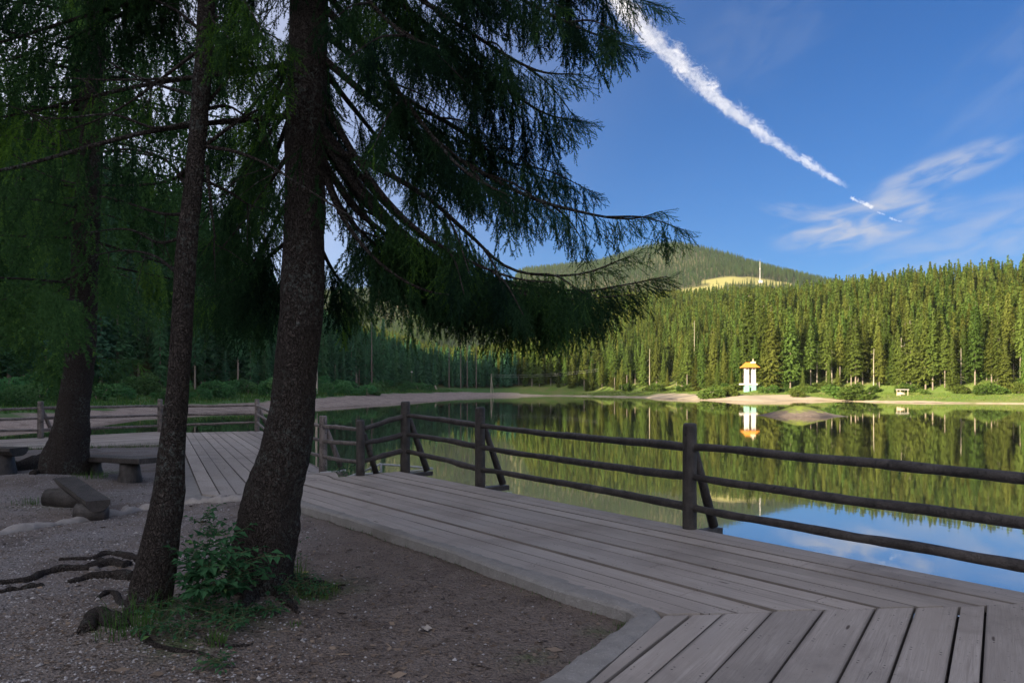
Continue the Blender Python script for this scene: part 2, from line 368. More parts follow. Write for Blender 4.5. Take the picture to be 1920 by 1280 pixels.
def mat_terrain():
    m, t, out = new_mat('shore_and_hill_ground'); p = t.pos()
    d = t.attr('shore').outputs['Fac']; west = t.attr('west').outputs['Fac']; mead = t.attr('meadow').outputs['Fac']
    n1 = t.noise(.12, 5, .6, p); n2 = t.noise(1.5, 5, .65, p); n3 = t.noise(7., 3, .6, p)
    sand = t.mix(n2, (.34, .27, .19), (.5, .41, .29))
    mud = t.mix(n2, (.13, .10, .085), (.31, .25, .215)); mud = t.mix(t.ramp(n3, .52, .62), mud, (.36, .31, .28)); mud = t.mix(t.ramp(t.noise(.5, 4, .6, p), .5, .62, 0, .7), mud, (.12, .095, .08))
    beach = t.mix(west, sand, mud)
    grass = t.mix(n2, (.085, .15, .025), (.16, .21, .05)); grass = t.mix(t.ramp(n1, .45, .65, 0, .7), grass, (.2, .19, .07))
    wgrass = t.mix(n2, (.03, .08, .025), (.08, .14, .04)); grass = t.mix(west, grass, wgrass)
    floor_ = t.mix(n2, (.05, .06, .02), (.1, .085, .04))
    e = t.math('ADD', d, t.math('MULTIPLY', t.math('SUBTRACT', n1, .5), 14.)); e = t.math('ADD', e, t.math('MULTIPLY', t.math('SUBTRACT', n2, .5), 3.))
    lim = t.attr('sandw').outputs['Fac']
    c = t.mix(t.ramp(t.math('SUBTRACT', e, lim), -1.2, 1.2), beach, grass)
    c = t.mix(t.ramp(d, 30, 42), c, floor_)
    c = t.mix(mead, c, t.mix(n1, (.2, .2, .06), (.3, .26, .1)))
    wet = t.ramp(d, 1.6, .2); c = t.mix(t.math('MULTIPLY', wet, .6), c, (.07, .055, .045))
    pbr(t, out, c, .95, .1, t.bump(n2, .6, .2)); return m
west = (1 - sstep(-30, 15, GX - .045 * (GY - 140))) if False else sstep(0, -14, GX - 0) * 1.0
west = np.clip((6 - GX) / 16, 0, 1)
sandw = np.interp(GX, [-70, -50, -40, -2, 14, 40, 54, 60, 90, 100, 125], [8, 11, 19, 15, 3, 3, 4, 15, 15, 3.5, 2.5])
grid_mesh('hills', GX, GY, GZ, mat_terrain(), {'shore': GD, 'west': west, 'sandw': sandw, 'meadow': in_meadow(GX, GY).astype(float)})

# water
def mat_water():
    m, t, out = new_mat('still_lake_water'); p = t.pos()
    b = t.bump(t.noise(1.0, 3, .55, t.scalev(p, (1., .6, 1))), .03, .05)
    g = t.new('ShaderNodeBsdfGlossy'); g.inputs['Roughness'].default_value = .03; g.inputs['Color'].default_value = (.97, .95, .92, 1); t.l.new(b, g.inputs['Normal'])
    d = t.new('ShaderNodeBsdfDiffuse'); d.inputs[0].default_value = (.055, .058, .042, 1)
    lw_ = t.new('ShaderNodeLayerWeight'); lw_.inputs[0].default_value = .5; refl = t.math('ADD', .34, t.math('MULTIPLY', t.math('POWER', lw_.outputs['Facing'], 2.4), .62)); mx = t.new('ShaderNodeMixShader')
    t.l.new(refl, mx.inputs[0]); t.l.new(d.outputs[0], mx.inputs[1]); t.l.new(g.outputs[0], mx.inputs[2]); t.l.new(mx.outputs[0], out.inputs[0]); return m
wx, wy = np.meshgrid(np.linspace(-100, 260, 60), np.linspace(-40, 400, 70))
grid_mesh('lake_water', wx, wy, wx * 0, mat_water(), {})

# island: bare brown mound with grass on its crown
ix, iy = np.meshgrid(np.linspace(-1.4, 1.4, 90), np.linspace(-1.4, 1.4, 70))
ic = on(1522, 781, 0)
prof = np.clip(1 - np.sqrt((ix * 1.0) ** 2 + (iy * 1.0) ** 2), -.3, 1)
izz = 1.45 * sstep(-.05, 1.0, prof) ** 1.25 * (1 + .2 * ix) + np.array([[.18 * nz(a * 3, b * 3, 2.) + .06 * nz(a * 9, b * 9, 5.) for a, b in zip(ra, rb)] for ra, rb in zip(ix, iy)]) - .06
izz = np.where(prof <= 0, -.4, izz)
ISX = ic.x
def mat_island():
    m, t, out = new_mat('island_soil'); p = t.pos(); n2 = t.noise(1.1, 5, .65, p); sp = t.new('ShaderNodeSeparateXYZ'); t.l.new(p, sp.inputs[0])
    c = t.mix(n2, (.085, .064, .054), (.2, .16, .13)); c = t.mix(t.ramp(sp.outputs[0], ISX + 2.2, ISX + 4.5), c, t.mix(n2, (.22, .175, .13), (.36, .3, .22)))  # right flank tan: dry soil, with its lit rim put into the colour
    gmask = t.ramp(t.math('ADD', sp.outputs[2], t.math('MULTIPLY', n2, 1.6)), 1.25, 1.75)
    c = t.mix(gmask, c, t.mix(n2, (.09, .13, .02), (.2, .22, .05)))
    pbr(t, out, c, .95, .1, t.bump(n2, .7, .2)); return m
grid_mesh('island_land', ic.x + ix * 6.6, ic.y + 4.5 + iy * 6.5, izz, mat_island(), {})

# ---------------------------------------------------------------- boardwalk, kerb, ground
K0, K1 = ond(560, 934), ond(1240, 1140)
A = (K1 - K0); A.z = 0; A.normalize(); N = Vector((-A.y, A.x, 0))            # along the main run (towards the viewer's right), and towards the water
W0 = ond(750, 883)
def uv(p): q = Vector((p[0] - K0.x, p[1] - K0.y, 0)); return q.dot(A), q.dot(N)
def pl(u, v): q = K0 + A * u + N * v; return (q.x, q.y)
UE, VW = uv(W0)                                                              # far end and water edge of the main run
JU = UE
def top_z(x, y):
    u, v = uv((x, y)); zm = deckz(y)
    zl = CZ - 1.62
    # landing on the far side of the joint lies lower; a short ramp leads down to it
    w = float(sstep(JU + .02, JU - np.interp(v, [0, 1.6], [.45, 3.3]), np.array(u))); return zm * (1 - w) + zl * w
def clip(poly, nx, ny, c):
    out = []
    for i in range(len(poly)):
        p, q = poly[i], poly[(i + 1) % len(poly)]; a = p[0] * nx + p[1] * ny - c; b = q[0] * nx + q[1] * ny - c
        if a >= 0: out.append(p)
        if (a >= 0) != (b >= 0):
            s = a / (a - b); out.append((p[0] + (q[0] - p[0]) * s, p[1] + (q[1] - p[1]) * s))
    return out
def inset(poly): return poly
def deck(poly, d, widths, seed, zf, seg=1.2, gap=.010, joints=True):
    """planks of the given widths laid along d across a polygon in plan"""
    rnd = random.Random(seed); d = Vector((d[0], d[1])).normalized(); n = Vector((-d.y, d.x))
    vals = [p[0] * n.x + p[1] * n.y for p in poly]; al = [p[0] * d.x + p[1] * d.y for p in poly]
    mb = MB(); v = min(vals); k = 0
    while v < max(vals):
        w = widths[k % len(widths)] * rnd.uniform(.92, 1.08); k += 1
        r = rnd.random(); off = rnd.uniform(0, 50); lift = rnd.uniform(-.007, .007); g = gap * rnd.choice([.45, .7, .9, 1.1, 1.5])
        st = clip(clip(poly, n.x, n.y, v + g / 2), -n.x, -n.y, -(v + w - g / 2))
        if len(st) >= 3:
            a = min(al); cut = a + (rnd.uniform(1.5, 4.) if joints else 99)
            while a < max(al):
                b = min(a + seg, cut) if cut > a + .05 else a + seg
                endgap = abs(b - cut) < 1e-6
                ce = clip(clip(st, d.x, d.y, a), -d.x, -d.y, -(b - (.006 if endgap else 0)))
                # drop doubled points
                pts = []
                for p in ce:
                    if not pts or math.hypot(p[0] - pts[-1][0], p[1] - pts[-1][1]) > 1e-4: pts.append(p)
                if len(pts) > 2 and math.hypot(pts[0][0] - pts[-1][0], pts[0][1] - pts[-1][1]) < 1e-4: pts.pop()
                if len(pts) >= 3:
                    m_ = len(pts); warp = [.004 * nz(p[0], p[1], off, 1.3) for p in pts]
                    tops = [(p[0], p[1], zf(p[0], p[1]) + lift + wv) for p, wv in zip(pts, warp)]; bots = [(x, y, z - .05) for x, y, z in tops]
                    gr = [(x * d.x + y * d.y + off, x * n.x + y * n.y + off * .37, r) for x, y, z in tops]
                    mb.add(tops + bots, [tuple(range(m_)), tuple(range(2 * m_ - 1, m_ - 1, -1))] + [(i, m_ + i, m_ + (i + 1) % m_, (i + 1) % m_) for i in range(m_)],
                           grain=gr + gr, rnd=r, across=[(x * n.x + y * n.y - v) / w for x, y, z in tops] * 2)
                if endgap: cut = b + rnd.uniform(2.5, 5.); r = min(1, max(0, r + rnd.uniform(-.25, .25)))
                a = b
        v += w
    return mb
def ccw(poly):
    s = sum(poly[i][0] * poly[(i + 1) % len(poly)][1] - poly[(i + 1) % len(poly)][0] * poly[i][1] for i in range(len(poly)))
    return poly if s > 0 else poly[::-1]
# mitre line between the main run and the near section
m0 = ond(1246, 1150); m1 = ond(1900, 1132); MD = (m1 - m0).normalized(); mfar = m0 + MD * 9
wfar = Vector((*pl(0, VW), 0))
# where the water edge meets the mitre line
def isect(p, d, q, e):
    den = d.x * e.y - d.y * e.x; s = ((q.x - p.x) * e.y - (q.y - p.y) * e.x) / den; return p + d * s
MW = isect(m0, MD, Vector((*pl(0, VW), 0)), A)
main_poly = ccw([pl(JU, -.0), (m0.x, m0.y), (MW.x, MW.y), pl(JU, VW)])
bw = deck(main_poly, (A.x, A.y), [.22, .18, .21, .23, .16, .2], 3, lambda x, y: deckz(y), gap=.017)
o = bw.build('boardwalk', M_PLANK, org=(K0.x, K0.y, deckz(K0.y))); tag(o, kind='structure')
B = Vector((.548, .836, 0))
e1 = ond(1102, 1280); nl = ond(1246, 1152)
KB = (Vector((nl.x, nl.y, 0)) - Vector((e1.x, e1.y, 0))).normalized()
Q = Vector((nl.x, nl.y, 0)) - KB * 8
near_poly = ccw([(nl.x, nl.y), (MW.x, MW.y), (MW.x + 3, MW.y - 1.), (MW.x - 2, MW.y - 9), (Q.x, Q.y)])
near_poly = [(p[0], p[1] - .012) if False else p for p in near_poly]
nw = deck(near_poly, (B.x, B.y), [.29, .27, .28, .16, .25, .23], 12, lambda x, y: deckz(y) - .002, seg=2.0, gap=.019, joints=False)
o = nw.build('boardwalk', M_PLANK, org=(nl.x, nl.y, deckz(nl.y))); tag(o, kind='structure')
# lower landing with its ramp
ZL = CZ - 1.62
def onl(px, py): q = on(px, py, ZL); return (q.x, q.y)
jl0 = pl(JU - .012, -.05); jl1 = pl(JU - .012, uv(ond(641, 896))[1])
c606 = at(606, 882, 14.0); cmid = at(535, 856, 18); c481 = at(484, 808, 1.62 * F / (808 - HOR))
lp = [jl0, jl1, (c606.x + .12, c606.y + .1), (cmid.x + .12, cmid.y + .1), (c481.x + .1, c481.y + .15), onl(338, 811), onl(345, 846), onl(379, 926), onl(456, 934)]
lp = ccw(lp)
dl = Vector(onl(378, 926)) - Vector(onl(346, 846))
lb = deck(lp, (dl.x, dl.y), [.26, .24, .28], 5, top_z, seg=.5, gap=.016)
o = lb.build('boardwalk', M_PLANK, org=(lp[0][0], lp[0][1], ZL)); tag(o, kind='structure')
sp_ = ccw([onl(337, 811), onl(300, 808.5), onl(75, 820), onl(-160, 832), onl(-160, 849), onl(0, 841), onl(305, 833), onl(341, 829)])
ds = Vector(onl(300, 808.5)) - Vector(onl(75, 820))
lb2 = deck(sp_, (ds.x, ds.y), [.3, .28], 8, lambda x, y: ZL - .004, seg=3.)
o = lb2.build('boardwalk', M_PLANK, org=(sp_[0][0], sp_[0][1], ZL)); tag(o, kind='structure')
# dark sheets added below the planks, so the gaps show as shade
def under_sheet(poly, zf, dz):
    mb = MB(); n_ = len(poly); c = (sum(p[0] for p in poly) / n_, sum(p[1] for p in poly) / n_); mb.add([(*p, zf(*p) + dz) for p in poly] + [(*c, zf(*c) + dz)], [(i, (i + 1) % n_, n_) for i in range(n_)]); tag(mb.build('boardwalk_gap_sheet', M_UNDER), kind='structure')
M_UNDER = mat_plain('gap_shade_dark', (.03, .026, .024), .9)  # near-black, carries the shade seen in the plank gaps
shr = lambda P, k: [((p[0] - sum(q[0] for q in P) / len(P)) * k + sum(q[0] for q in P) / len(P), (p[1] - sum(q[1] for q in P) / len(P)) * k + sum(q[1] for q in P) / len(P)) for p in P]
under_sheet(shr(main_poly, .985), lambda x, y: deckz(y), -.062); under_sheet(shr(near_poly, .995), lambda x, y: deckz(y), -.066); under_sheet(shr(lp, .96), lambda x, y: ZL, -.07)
# edge beams under the water side
def beam(pts, w=.09, h=.2, dz=-.055, name='boardwalk_beam'):
    mb = MB()
    for p, q in zip(pts[:-1], pts[1:]):
        p, q = Vector(p), Vector(q); d = q - p; L = d.length; ang = math.atan2(d.y, d.x)
        c = (p + q) / 2; dd = d.normalized(); nn = Vector((-dd.y, dd.x, 0)).normalized() * w / 2
        vs = [p - nn, p + nn, q + nn, q - nn]; vs = [v + Vector((0, 0, dz)) for v in vs] + [v + Vector((0, 0, dz - h)) for v in vs]
        mb.add(vs, [(0, 3, 2, 1), (4, 5, 6, 7), (0, 1, 5, 4), (1, 2, 6, 5), (2, 3, 7, 6), (3, 0, 4, 7)])
    o = mb.build(name, M_FENCE, org=tuple(pts[0])); tag(o, kind='structure')
def p3(x, y, z): return (x, y, z)
beam([(*pl(JU + .0, VW - .05), deckz(pl(JU, VW)[1])), (MW.x - N.x * .05, MW.y - N.y * .05, deckz(MW.y)), (MW.x + 3, MW.y - 1.05, deckz(MW.y - 1))])
beam([(*pl(JU + .05, VW - .05), deckz(pl(JU, VW)[1])), (*pl(JU + .05, uv(ond(641, 896))[1]), deckz(11.3))])
beam([(c606.x + .07, c606.y, top_z(c606.x, c606.y)), (cmid.x + .07, cmid.y, ZL), (c481.x + .05, c481.y + .1, ZL), (on(300, 808.5, ZL)), (on(75, 820, ZL)), (on(-160, 832, ZL))])
# support posts of the deck standing in the lake
mb = MB()
for u in np.linspace(JU + .3, JU + 10, 6):
    x, y = pl(u, VW - .2); mb.tube([(x, y, deckz(y) - .2), (x, y, -1.5)], .1, 10)
for p in (c606, cmid, c481, on(300, 809, ZL), on(75, 821, ZL)): mb.tube([(p.x, p.y - .2, ZL - .2), (p.x, p.y - .2, -1.5)], .1, 10)
tag(mb.build('boardwalk_piles', M_FENCE), kind='structure')

# kerb
def mat_concrete():
    m, t, out = new_mat('old_concrete'); p = t.pos(); n1 = t.noise(9, 6, .7, p); n2 = t.noise(70, 3, .6, p); n3 = t.noise(1.7, 4, .6, p)
    c = t.mix(n1, (.15, .14, .13), (.3, .285, .265)); c = t.mix(t.ramp(n2, .6, .72, 0, .6), c, (.42, .4, .38)); c = t.mix(t.ramp(n3, .5, .7, 0, .5), c, (.13, .115, .1))
    pbr(t, out, c, .92, .2, t.bump(t.math('ADD', n1, n2), .9, .012)); return m
M_CONC = mat_concrete()
inn = [(470, 908), (560, 934.5), (696, 973), (811, 1008.5), (900, 1034.5), (960, 1055), (1059, 1081), (1150, 1109), (1236, 1140), (1246, 1157), (1225, 1175), (1180, 1213), (1102, 1280), (985, 1382), (800, 1545)]
outr = [(462, 916), (560, 945), (654, 971), (735, 998), (844, 1031), (900, 1052), (968, 1076), (1060, 1108), (1172, 1140), (1190, 1150), (1172, 1164), (1123, 1200), (1014, 1272), (900, 1355), (690, 1500)]
def resample(P, n):
    P = np.array([(p.x, p.y) for p in P]); s = np.r_[0, np.cumsum(np.hypot(*np.diff(P, axis=0).T))]; q = np.linspace(0, s[-1], n)
    return np.stack([np.interp(q, s, P[:, 0]), np.interp(q, s, P[:, 1])], -1)
ki = np.array([(ond(*p).x, ond(*p).y) for p in inn]); ko = np.array([(ond(*p).x, ond(*p).y) for p in outr])
def respair(a, b, n):
    u = np.linspace(0, len(a) - 1, n); i = np.arange(len(a))
    return [np.stack([np.interp(u, i, q[:, 0]), np.interp(u, i, q[:, 1])], -1) for q in (a, b)]
NK = 240; ki, ko = respair(ki, ko, NK)
cut_in = ki - (ki - ko) * .10
mb = MB(); vs = []; fs = []
for i in range(NK):
    a, b = Vector((*cut_in[i], 0)), Vector((*ko[i], 0)); e = (b - a)
    jit = .022 * nz(b.x, b.y, 3., 6.) + .012 * nz(b.x, b.y, 9., 23.)
    b2 = a + e * (1 + jit / max(e.length, .05)); prof_ = [(a, -.12), (a, -.012), (a + e * .12, .0), (a + e * .5, .004), (a + e * .86, -.004), (b2, -.02), (b2 + e.normalized() * .008, -.24)]
    for q, dz in prof_:
        vs.append((q.x, q.y, deckz(q.y) + dz + .006 * nz(q.x, q.y, 1., 11.)))
m_ = 7
for i in range(NK - 1):
    for k in range(m_ - 1): fs.append((i * m_ + k, (i + 1) * m_ + k, (i + 1) * m_ + k + 1, i * m_ + k + 1))
mb.add(vs, fs); tag(mb.build('kerb', M_CONC, org=(ko[0][0], ko[0][1], deckz(ko[0][1]))), kind='structure')

# ground: trodden earth left of the kerb
KOUT = ko
TREE_BIG = at(492, 1108, 5.85); TREE_THIN = at(275, 1150, 5.3); TREE_LEFT = at(140, 884, 13.2)
def kerb_side(x, y):
    d2 = (KOUT[:, 0] - x) ** 2 + (KOUT[:, 1] - y) ** 2; i = int(np.argmin(d2)); return math.sqrt(d2[i]), i
# polygon of the area inside (left of) the kerb to know which side a point is on
def ground_z(X, Y):
    X = np.asarray(X, float); Y = np.asarray(Y, float); base = CZ - 1.66 + 0 * X
    d2 = np.full(X.shape, 1e9)
    for i in range(0, NK, 3): d2 = np.minimum(d2, (X - KOUT[i, 0]) ** 2 + (Y - KOUT[i, 1]) ** 2)
    dk = np.sqrt(d2); dz_ = CZ - 1.63 + SLOPE * Y - .095
    w = 1 - sstep(0., 1.5, dk); z = base * (1 - w) + dz_ * w
    g = lambda p, r, h: h * np.exp(-((X - p.x) ** 2 + (Y - p.y) ** 2) / (r * r))
    z = z + g(TREE_BIG, .55, .07) + g(TREE_THIN, .5, .07) + g(at(400, 1140, 5.3), .5, .05) + g(TREE_LEFT, .8, .07) + g(at(20, 905, 12.0), 1.0, .24) + g(at(20, 970, 9.6), .8, .12) - g(at(140, 945, 10.6), .9, .06)
    return z
gxs = lines((-70, -14, 2.), (-14, -5.6, .22), (-5.6, 1.6, .05), (1.6, 2.2, .1)); gys = lines((-16, 2.6, 1.2), (2.6, 11, .05), (11, 27, .3))
HX, HY = np.meshgrid(gxs, gys); HZ = ground_z(HX, HY)
fine = np.array([[.012 * nz(x, y, 0, 2.1) + .008 * nz(x, y, 4., 6.) + .006 * nz(x, y, 7., 19.) for x, y in zip(rx, ry)] for rx, ry in zip(HX, HY)])
# keep the earth under the deck well below it
def under(X, Y):
    u = (X - K0.x) * A.x + (Y - K0.y) * A.y; v = (X - K0.x) * N.x + (Y - K0.y) * N.y
    return u, v
U_, V_ = under(HX, HY)
hid = sstep(-.14, .02, V_) * (U_ > -3)
kbx = (HX - nl.x) * KB.y - (HY - nl.y) * KB.x      # to the water side of the near leg
hid2 = sstep(-.12, .04, kbx) * (HY < nl.y + .1)
inside_main = np.where(HY > nl.y - .05, hid, 0)
HZ = HZ + fine - .35 * np.maximum(inside_main * (1 - sstep(0, 1, np.clip(-kbx, 0, 1)) * 0), hid2)
lpn = np.array(lp)
def inpoly(X, Y, P):
    ins = np.zeros(X.shape, bool)
    for i in range(len(P)):
        (x0, y0), (x1, y1) = P[i], P[(i + 1) % len(P)]
        ins ^= ((y0 > Y) != (y1 > Y)) & (X < (x1 - x0) * (Y - y0) / ((y1 - y0) if abs(y1 - y0) > 1e-9 else 1e-9) + x0)
    return ins
HZ = np.where(inpoly(HX, HY, lp) | inpoly(HX, HY, sp_), np.minimum(HZ, CZ - 1.74), HZ)
# beyond the landing's edge the bank falls to the lake
edge = np.interp(HX, [-70, -21, -15, c481.x, cmid.x, c606.x, W0.x, 4], [21, 21.5, 23.2, c481.y - .6, cmid.y - .5, c606.y - .4, 10.5, 3.5])
HZ = HZ - 3.5 * sstep(0, 3., HY - edge)
def mat_ground():
    m, t, out = new_mat('trodden_earth'); p = t.pos(); n0 = t.noise(.7, 4, .6, p); n1 = t.noise(4, 6, .7, p); n2 = t.noise(26, 4, .7, p); v = t.voro(48, p); v2 = t.voro(19, p); n3 = t.noise(95, 2, .6, p)
    sxp = t.new('ShaderNodeSeparateXYZ'); t.l.new(p, sxp.inputs[0]); grv = t.ramp(t.math('ADD', sxp.outputs[0], t.math('MULTIPLY', n0, 1.6)), -.6, -2.0)
    c = t.mix(n1, (.095, .074, .062), (.225, .185, .16)); c = t.mix(t.math('MULTIPLY', grv, t.ramp(n0, .38, .6, .25, .85)), c, t.mix(t.ramp(n2, .3, .7), (.10, .094, .093), (.36, .34, .34)))
    c = t.mix(t.ramp(n2, .54, .68, 0, .85), c, (.045, .036, .032)); n5 = t.noise(1.6, 5, .65, p, .6); c = t.mix(t.ramp(n5, .5, .68, 0, .6), c, (.075, .058, .05)); c = t.mix(t.math('MULTIPLY', t.ramp(v.outputs['Distance'], .22, .12), t.ramp(n1, .5, .7)), c, (.28, .25, .235))
    c = t.mix(t.math('MULTIPLY', t.ramp(v2.outputs['Distance'], .15, .08), t.ramp(n3, .45, .6)), c, (.38, .35, .33)); c = t.mix(t.ramp(n3, .66, .74, 0, .7), c, (.32, .28, .25))
    gr = t.attr('moss').outputs['Fac']; c = t.mix(t.math('MULTIPLY', gr, t.ramp(t.math('ADD', n1, t.math('MULTIPLY', n2, .3)), .52, .72)), c, (.06, .1, .025))
    h = t.math('ADD', t.math('ADD', n1, n2), t.math('MULTIPLY', v.outputs['Distance'], -.6))
    pbr(t, out, c, .95, .12, t.bump(h, 1., .03)); return m
def blobs(X, Y, L):
    m = np.zeros(X.shape)
    for p, r, a in L: m = np.maximum(m, a * np.exp(-((X - p.x) ** 2 + (Y - p.y) ** 2) / (r * r)))
    return m
gp = lambda px, py: on(px, py, CZ - 1.63)
MOSS = [(gp(585, 1105), .32, 1.), (gp(400, 1170), .3, .9), (gp(300, 1160), .3, .8), (gp(350, 1200), .22, .8), (gp(180, 885), .5, .8), (gp(60, 950), .4, .7), (gp(150, 930), .3, .6), (gp(1150, 1140), .12, .7), (gp(990, 1235), .15, .5), (gp(1120, 1190), .1, .5)]
GROUND = grid_mesh('ground', HX, HY, HZ, mat_ground(), {'moss': blobs(HX, HY, MOSS)})
def gz(x, y): return float(ground_z(np.array([x]), np.array([y]))[0]) + .012 * nz(x, y, 0, 2.1) + .008 * nz(x, y, 4., 6.)
def ong(px, py):
    z = CZ - 1.64
    for _ in range(6): p = on(px, py, z); z = gz(p.x, p.y)
    p.z = z; return p
# concrete strip beside the landing
pv = [(316, 862), (338, 838), (345, 852), (378, 930), (440, 938), (400, 948), (335, 944), (322, 905)]
mb = MB(); tp = []
for q in pv: p = on(q[0], q[1], CZ - 1.64); tp.append((p.x, p.y, CZ - 1.63))
tp = tp if sum(tp[i][0] * tp[(i + 1) % 8][1] - tp[(i + 1) % 8][0] * tp[i][1] for i in range(8)) > 0 else tp[::-1]
mb.add(tp + [(x, y, z - .1) for x, y, z in tp], [tuple(range(8))] + [(i, 8 + i, 8 + (i + 1) % 8, (i + 1) % 8) for i in range(8)])
tag(mb.build('pavement', M_CONC, org=tp[0]), kind='structure')
# low stone edging between gravel and earth
edg = [(-60, 1010), (60, 991), (140, 978), (200, 967), (270, 955), (335, 946), (400, 940), (450, 936), (500, 930)]
pts = [ong(*q) for q in edg]; den = []
for p, q in zip(pts[:-1], pts[1:]):
    for s in np.linspace(0, 1, 9)[:-1]: den.append(p.lerp(q, s))
mb = MB(); mb.tube([Vector((p.x, p.y, gz(p.x, p.y) - .02)) for p in den], [.075 * (1 + .5 * nz(p.x, p.y, 2., 2.5)) for p in den], 12, .7, 9.)
tag(mb.build('kerb', mat_plain('pale_edging_stone', (.26, .24, .225), .9, .4, 14., 1.), org=tuple(den[0]), smooth=True), kind='structure')

# ---------------------------------------------------------------- log fences
def fence(name, posts, label, rnd, braces=True, rad=.072, mat=None):
    mat = mat or M_FENCE
    """posts: list of dicts with foot (Vector), top z, rail heights z (three), brace direction"""
    root = empty(name, posts[0]['foot'], label, 'fence')
    for i, p in enumerate(posts):
        if p.get('ghost'): continue
        r = p.get('r', rad); ft, tp_ = p['foot'], p['top']
        mb = MB(); zs = [ft.z - .25, ft.z + .1, ft.z + (tp_ - ft.z) * .5, tp_ - .035, tp_ - .012, tp_]
        mb.tube([(ft.x + .006 * nz(z, i, 1), ft.y, z) for z in zs], [r * 1.03, r * 1.02, r, r * .98, r * .93, r * .72], 18, .04, 4., seed=i)
        mb.build('post', mat, root, smooth=True)
        if p.get('brace') is not None:
            b = p['brace']; bx, by, bl = b
            top = Vector((ft.x + bx * .08, ft.y + by * .08, ft.z + (tp_ - ft.z) * .74)); bot = Vector((ft.x + bx * bl, ft.y + by * bl, ft.z - .03))
            mb = MB(); mb.tube([top, top.lerp(bot, .5), bot], [r * .58, r * .66, r * .72], 12, .05, 4., seed=i + 9); br = mb.build('brace', mat, root, smooth=True)
            mb = MB(); c = Vector((ft.x + bx * bl * .6, ft.y + by * bl * .6, ft.z - .085)); mb.box(c, bl * 1.15, .13, .07, math.atan2(by, bx), jit=.004, rnd=rnd)
            mb.build('bracket', mat, root)
    for a, b in zip(posts[:-1], posts[1:]):
        for k in range(3):
            p, q = Vector((a['foot'].x, a['foot'].y, a['rails'][k])), Vector((b['foot'].x, b['foot'].y, b['rails'][k]))
            d = (q - p).normalized(); side = Vector((d.y, -d.x, 0)) * (-.055)
            n = max(4, int((q - p).length / .09)); sag = rnd.uniform(-.02, .02); ph = rnd.uniform(0, 9); rr = a.get('rr', .041)
            pts = [p.lerp(q, s) + side * 0 + Vector((.014 * nz(s * 4, ph), .014 * nz(s * 4, ph, 3), sag * math.sin(math.pi * s) + .014 * nz(s * 4, ph, 7.))) for s in np.linspace(-.02, 1.02, n)]
            mb = MB(); mb.tube(pts, [rr * (1.12 - .28 * s + .12 * nz(s * 11, ph, 2)) for s in np.linspace(0, 1, n)], 12, .12, 7., seed=ph)
            mb.build('rail', mat, root, smooth=True)
    return root
frn = random.Random(4)
def post(px, py, Y, top, rails, dx=0, **kw):
    ft = at(px, py, Y); d = dict(foot=ft, top=CZ - (top - HOR) / F * Y, rails=[CZ - (r - HOR) / F * Y for r in rails]); d.update(kw); return d
WN = (N.x, N.y)
Yo = lambda py: 1.63 * F / (py - 693)
p1 = post(1293, 989, Yo(990), 793, (838, 893, 950), brace=(*WN, .42))
p2 = post(900, 907, Yo(908), 763, (798, 838, 880), brace=(*WN, .42))
p3_ = post(760, 881, Yo(882), 752, (779, 814, 845), brace=(*WN, .42), r=.078)
dirp = (p1['foot'] - p2['foot']) * .98
nx = p1['foot'] + dirp
p0 = dict(foot=Vector((nx.x, nx.y, deckz(nx.y))), top=CZ - .27, rails=[CZ - .672, CZ - .975, CZ - 1.275], brace=(*WN, .42), rr=.043)
n2_ = nx + dirp * .55
pm1 = dict(foot=Vector((n2_.x, n2_.y, deckz(n2_.y))), top=CZ - .35, rails=[CZ - .68, CZ - .98, CZ - 1.28])
pc = post(676, 891, 11.55, 787, (805, 831, 866), brace=(.55, .8, .36), r=.066)
fence('log_fence', [pm1, p0, p1, p2, p3_, pc], 'dark log rail fence with round posts along the lake edge of the boardwalk', frn)
q1 = post(606, 882, 14.0, 779, (799, 827, 856), brace=(.75, .5, .42), r=.075, rr=.036)
q2 = post(533, 857, 18.0, 772, (785, 808, 834), r=.075, rr=.036)
q3 = post(482, 808.5, 1.62 * F / (808.5 - HOR), 748, (760, 776, 791), brace=(.6, .8, .5), r=.085, rr=.04)
q4 = post(300, 809, 1.62 * F / (809 - HOR), 748, (761, 778, 798), brace=(.25, .95, .5), r=.09, rr=.045)
q5 = post(76, 821, 1.62 * F / (821 - HOR), 752, (765, 784, 806), brace=(.35, .9, .5), r=.09, rr=.047)
q6 = post(-170, 833, 1.62 * F / (833 - HOR), 760, (772, 792, 813), r=.09, rr=.045)
pcc = dict(pc); pcc['ghost'] = True
fence('log_fence', [q6, q5, q4, q3, q2, q1, pcc], 'weathered log rail fence round the lower landing behind the tree trunks', frn, mat=M_FENCEOLD)

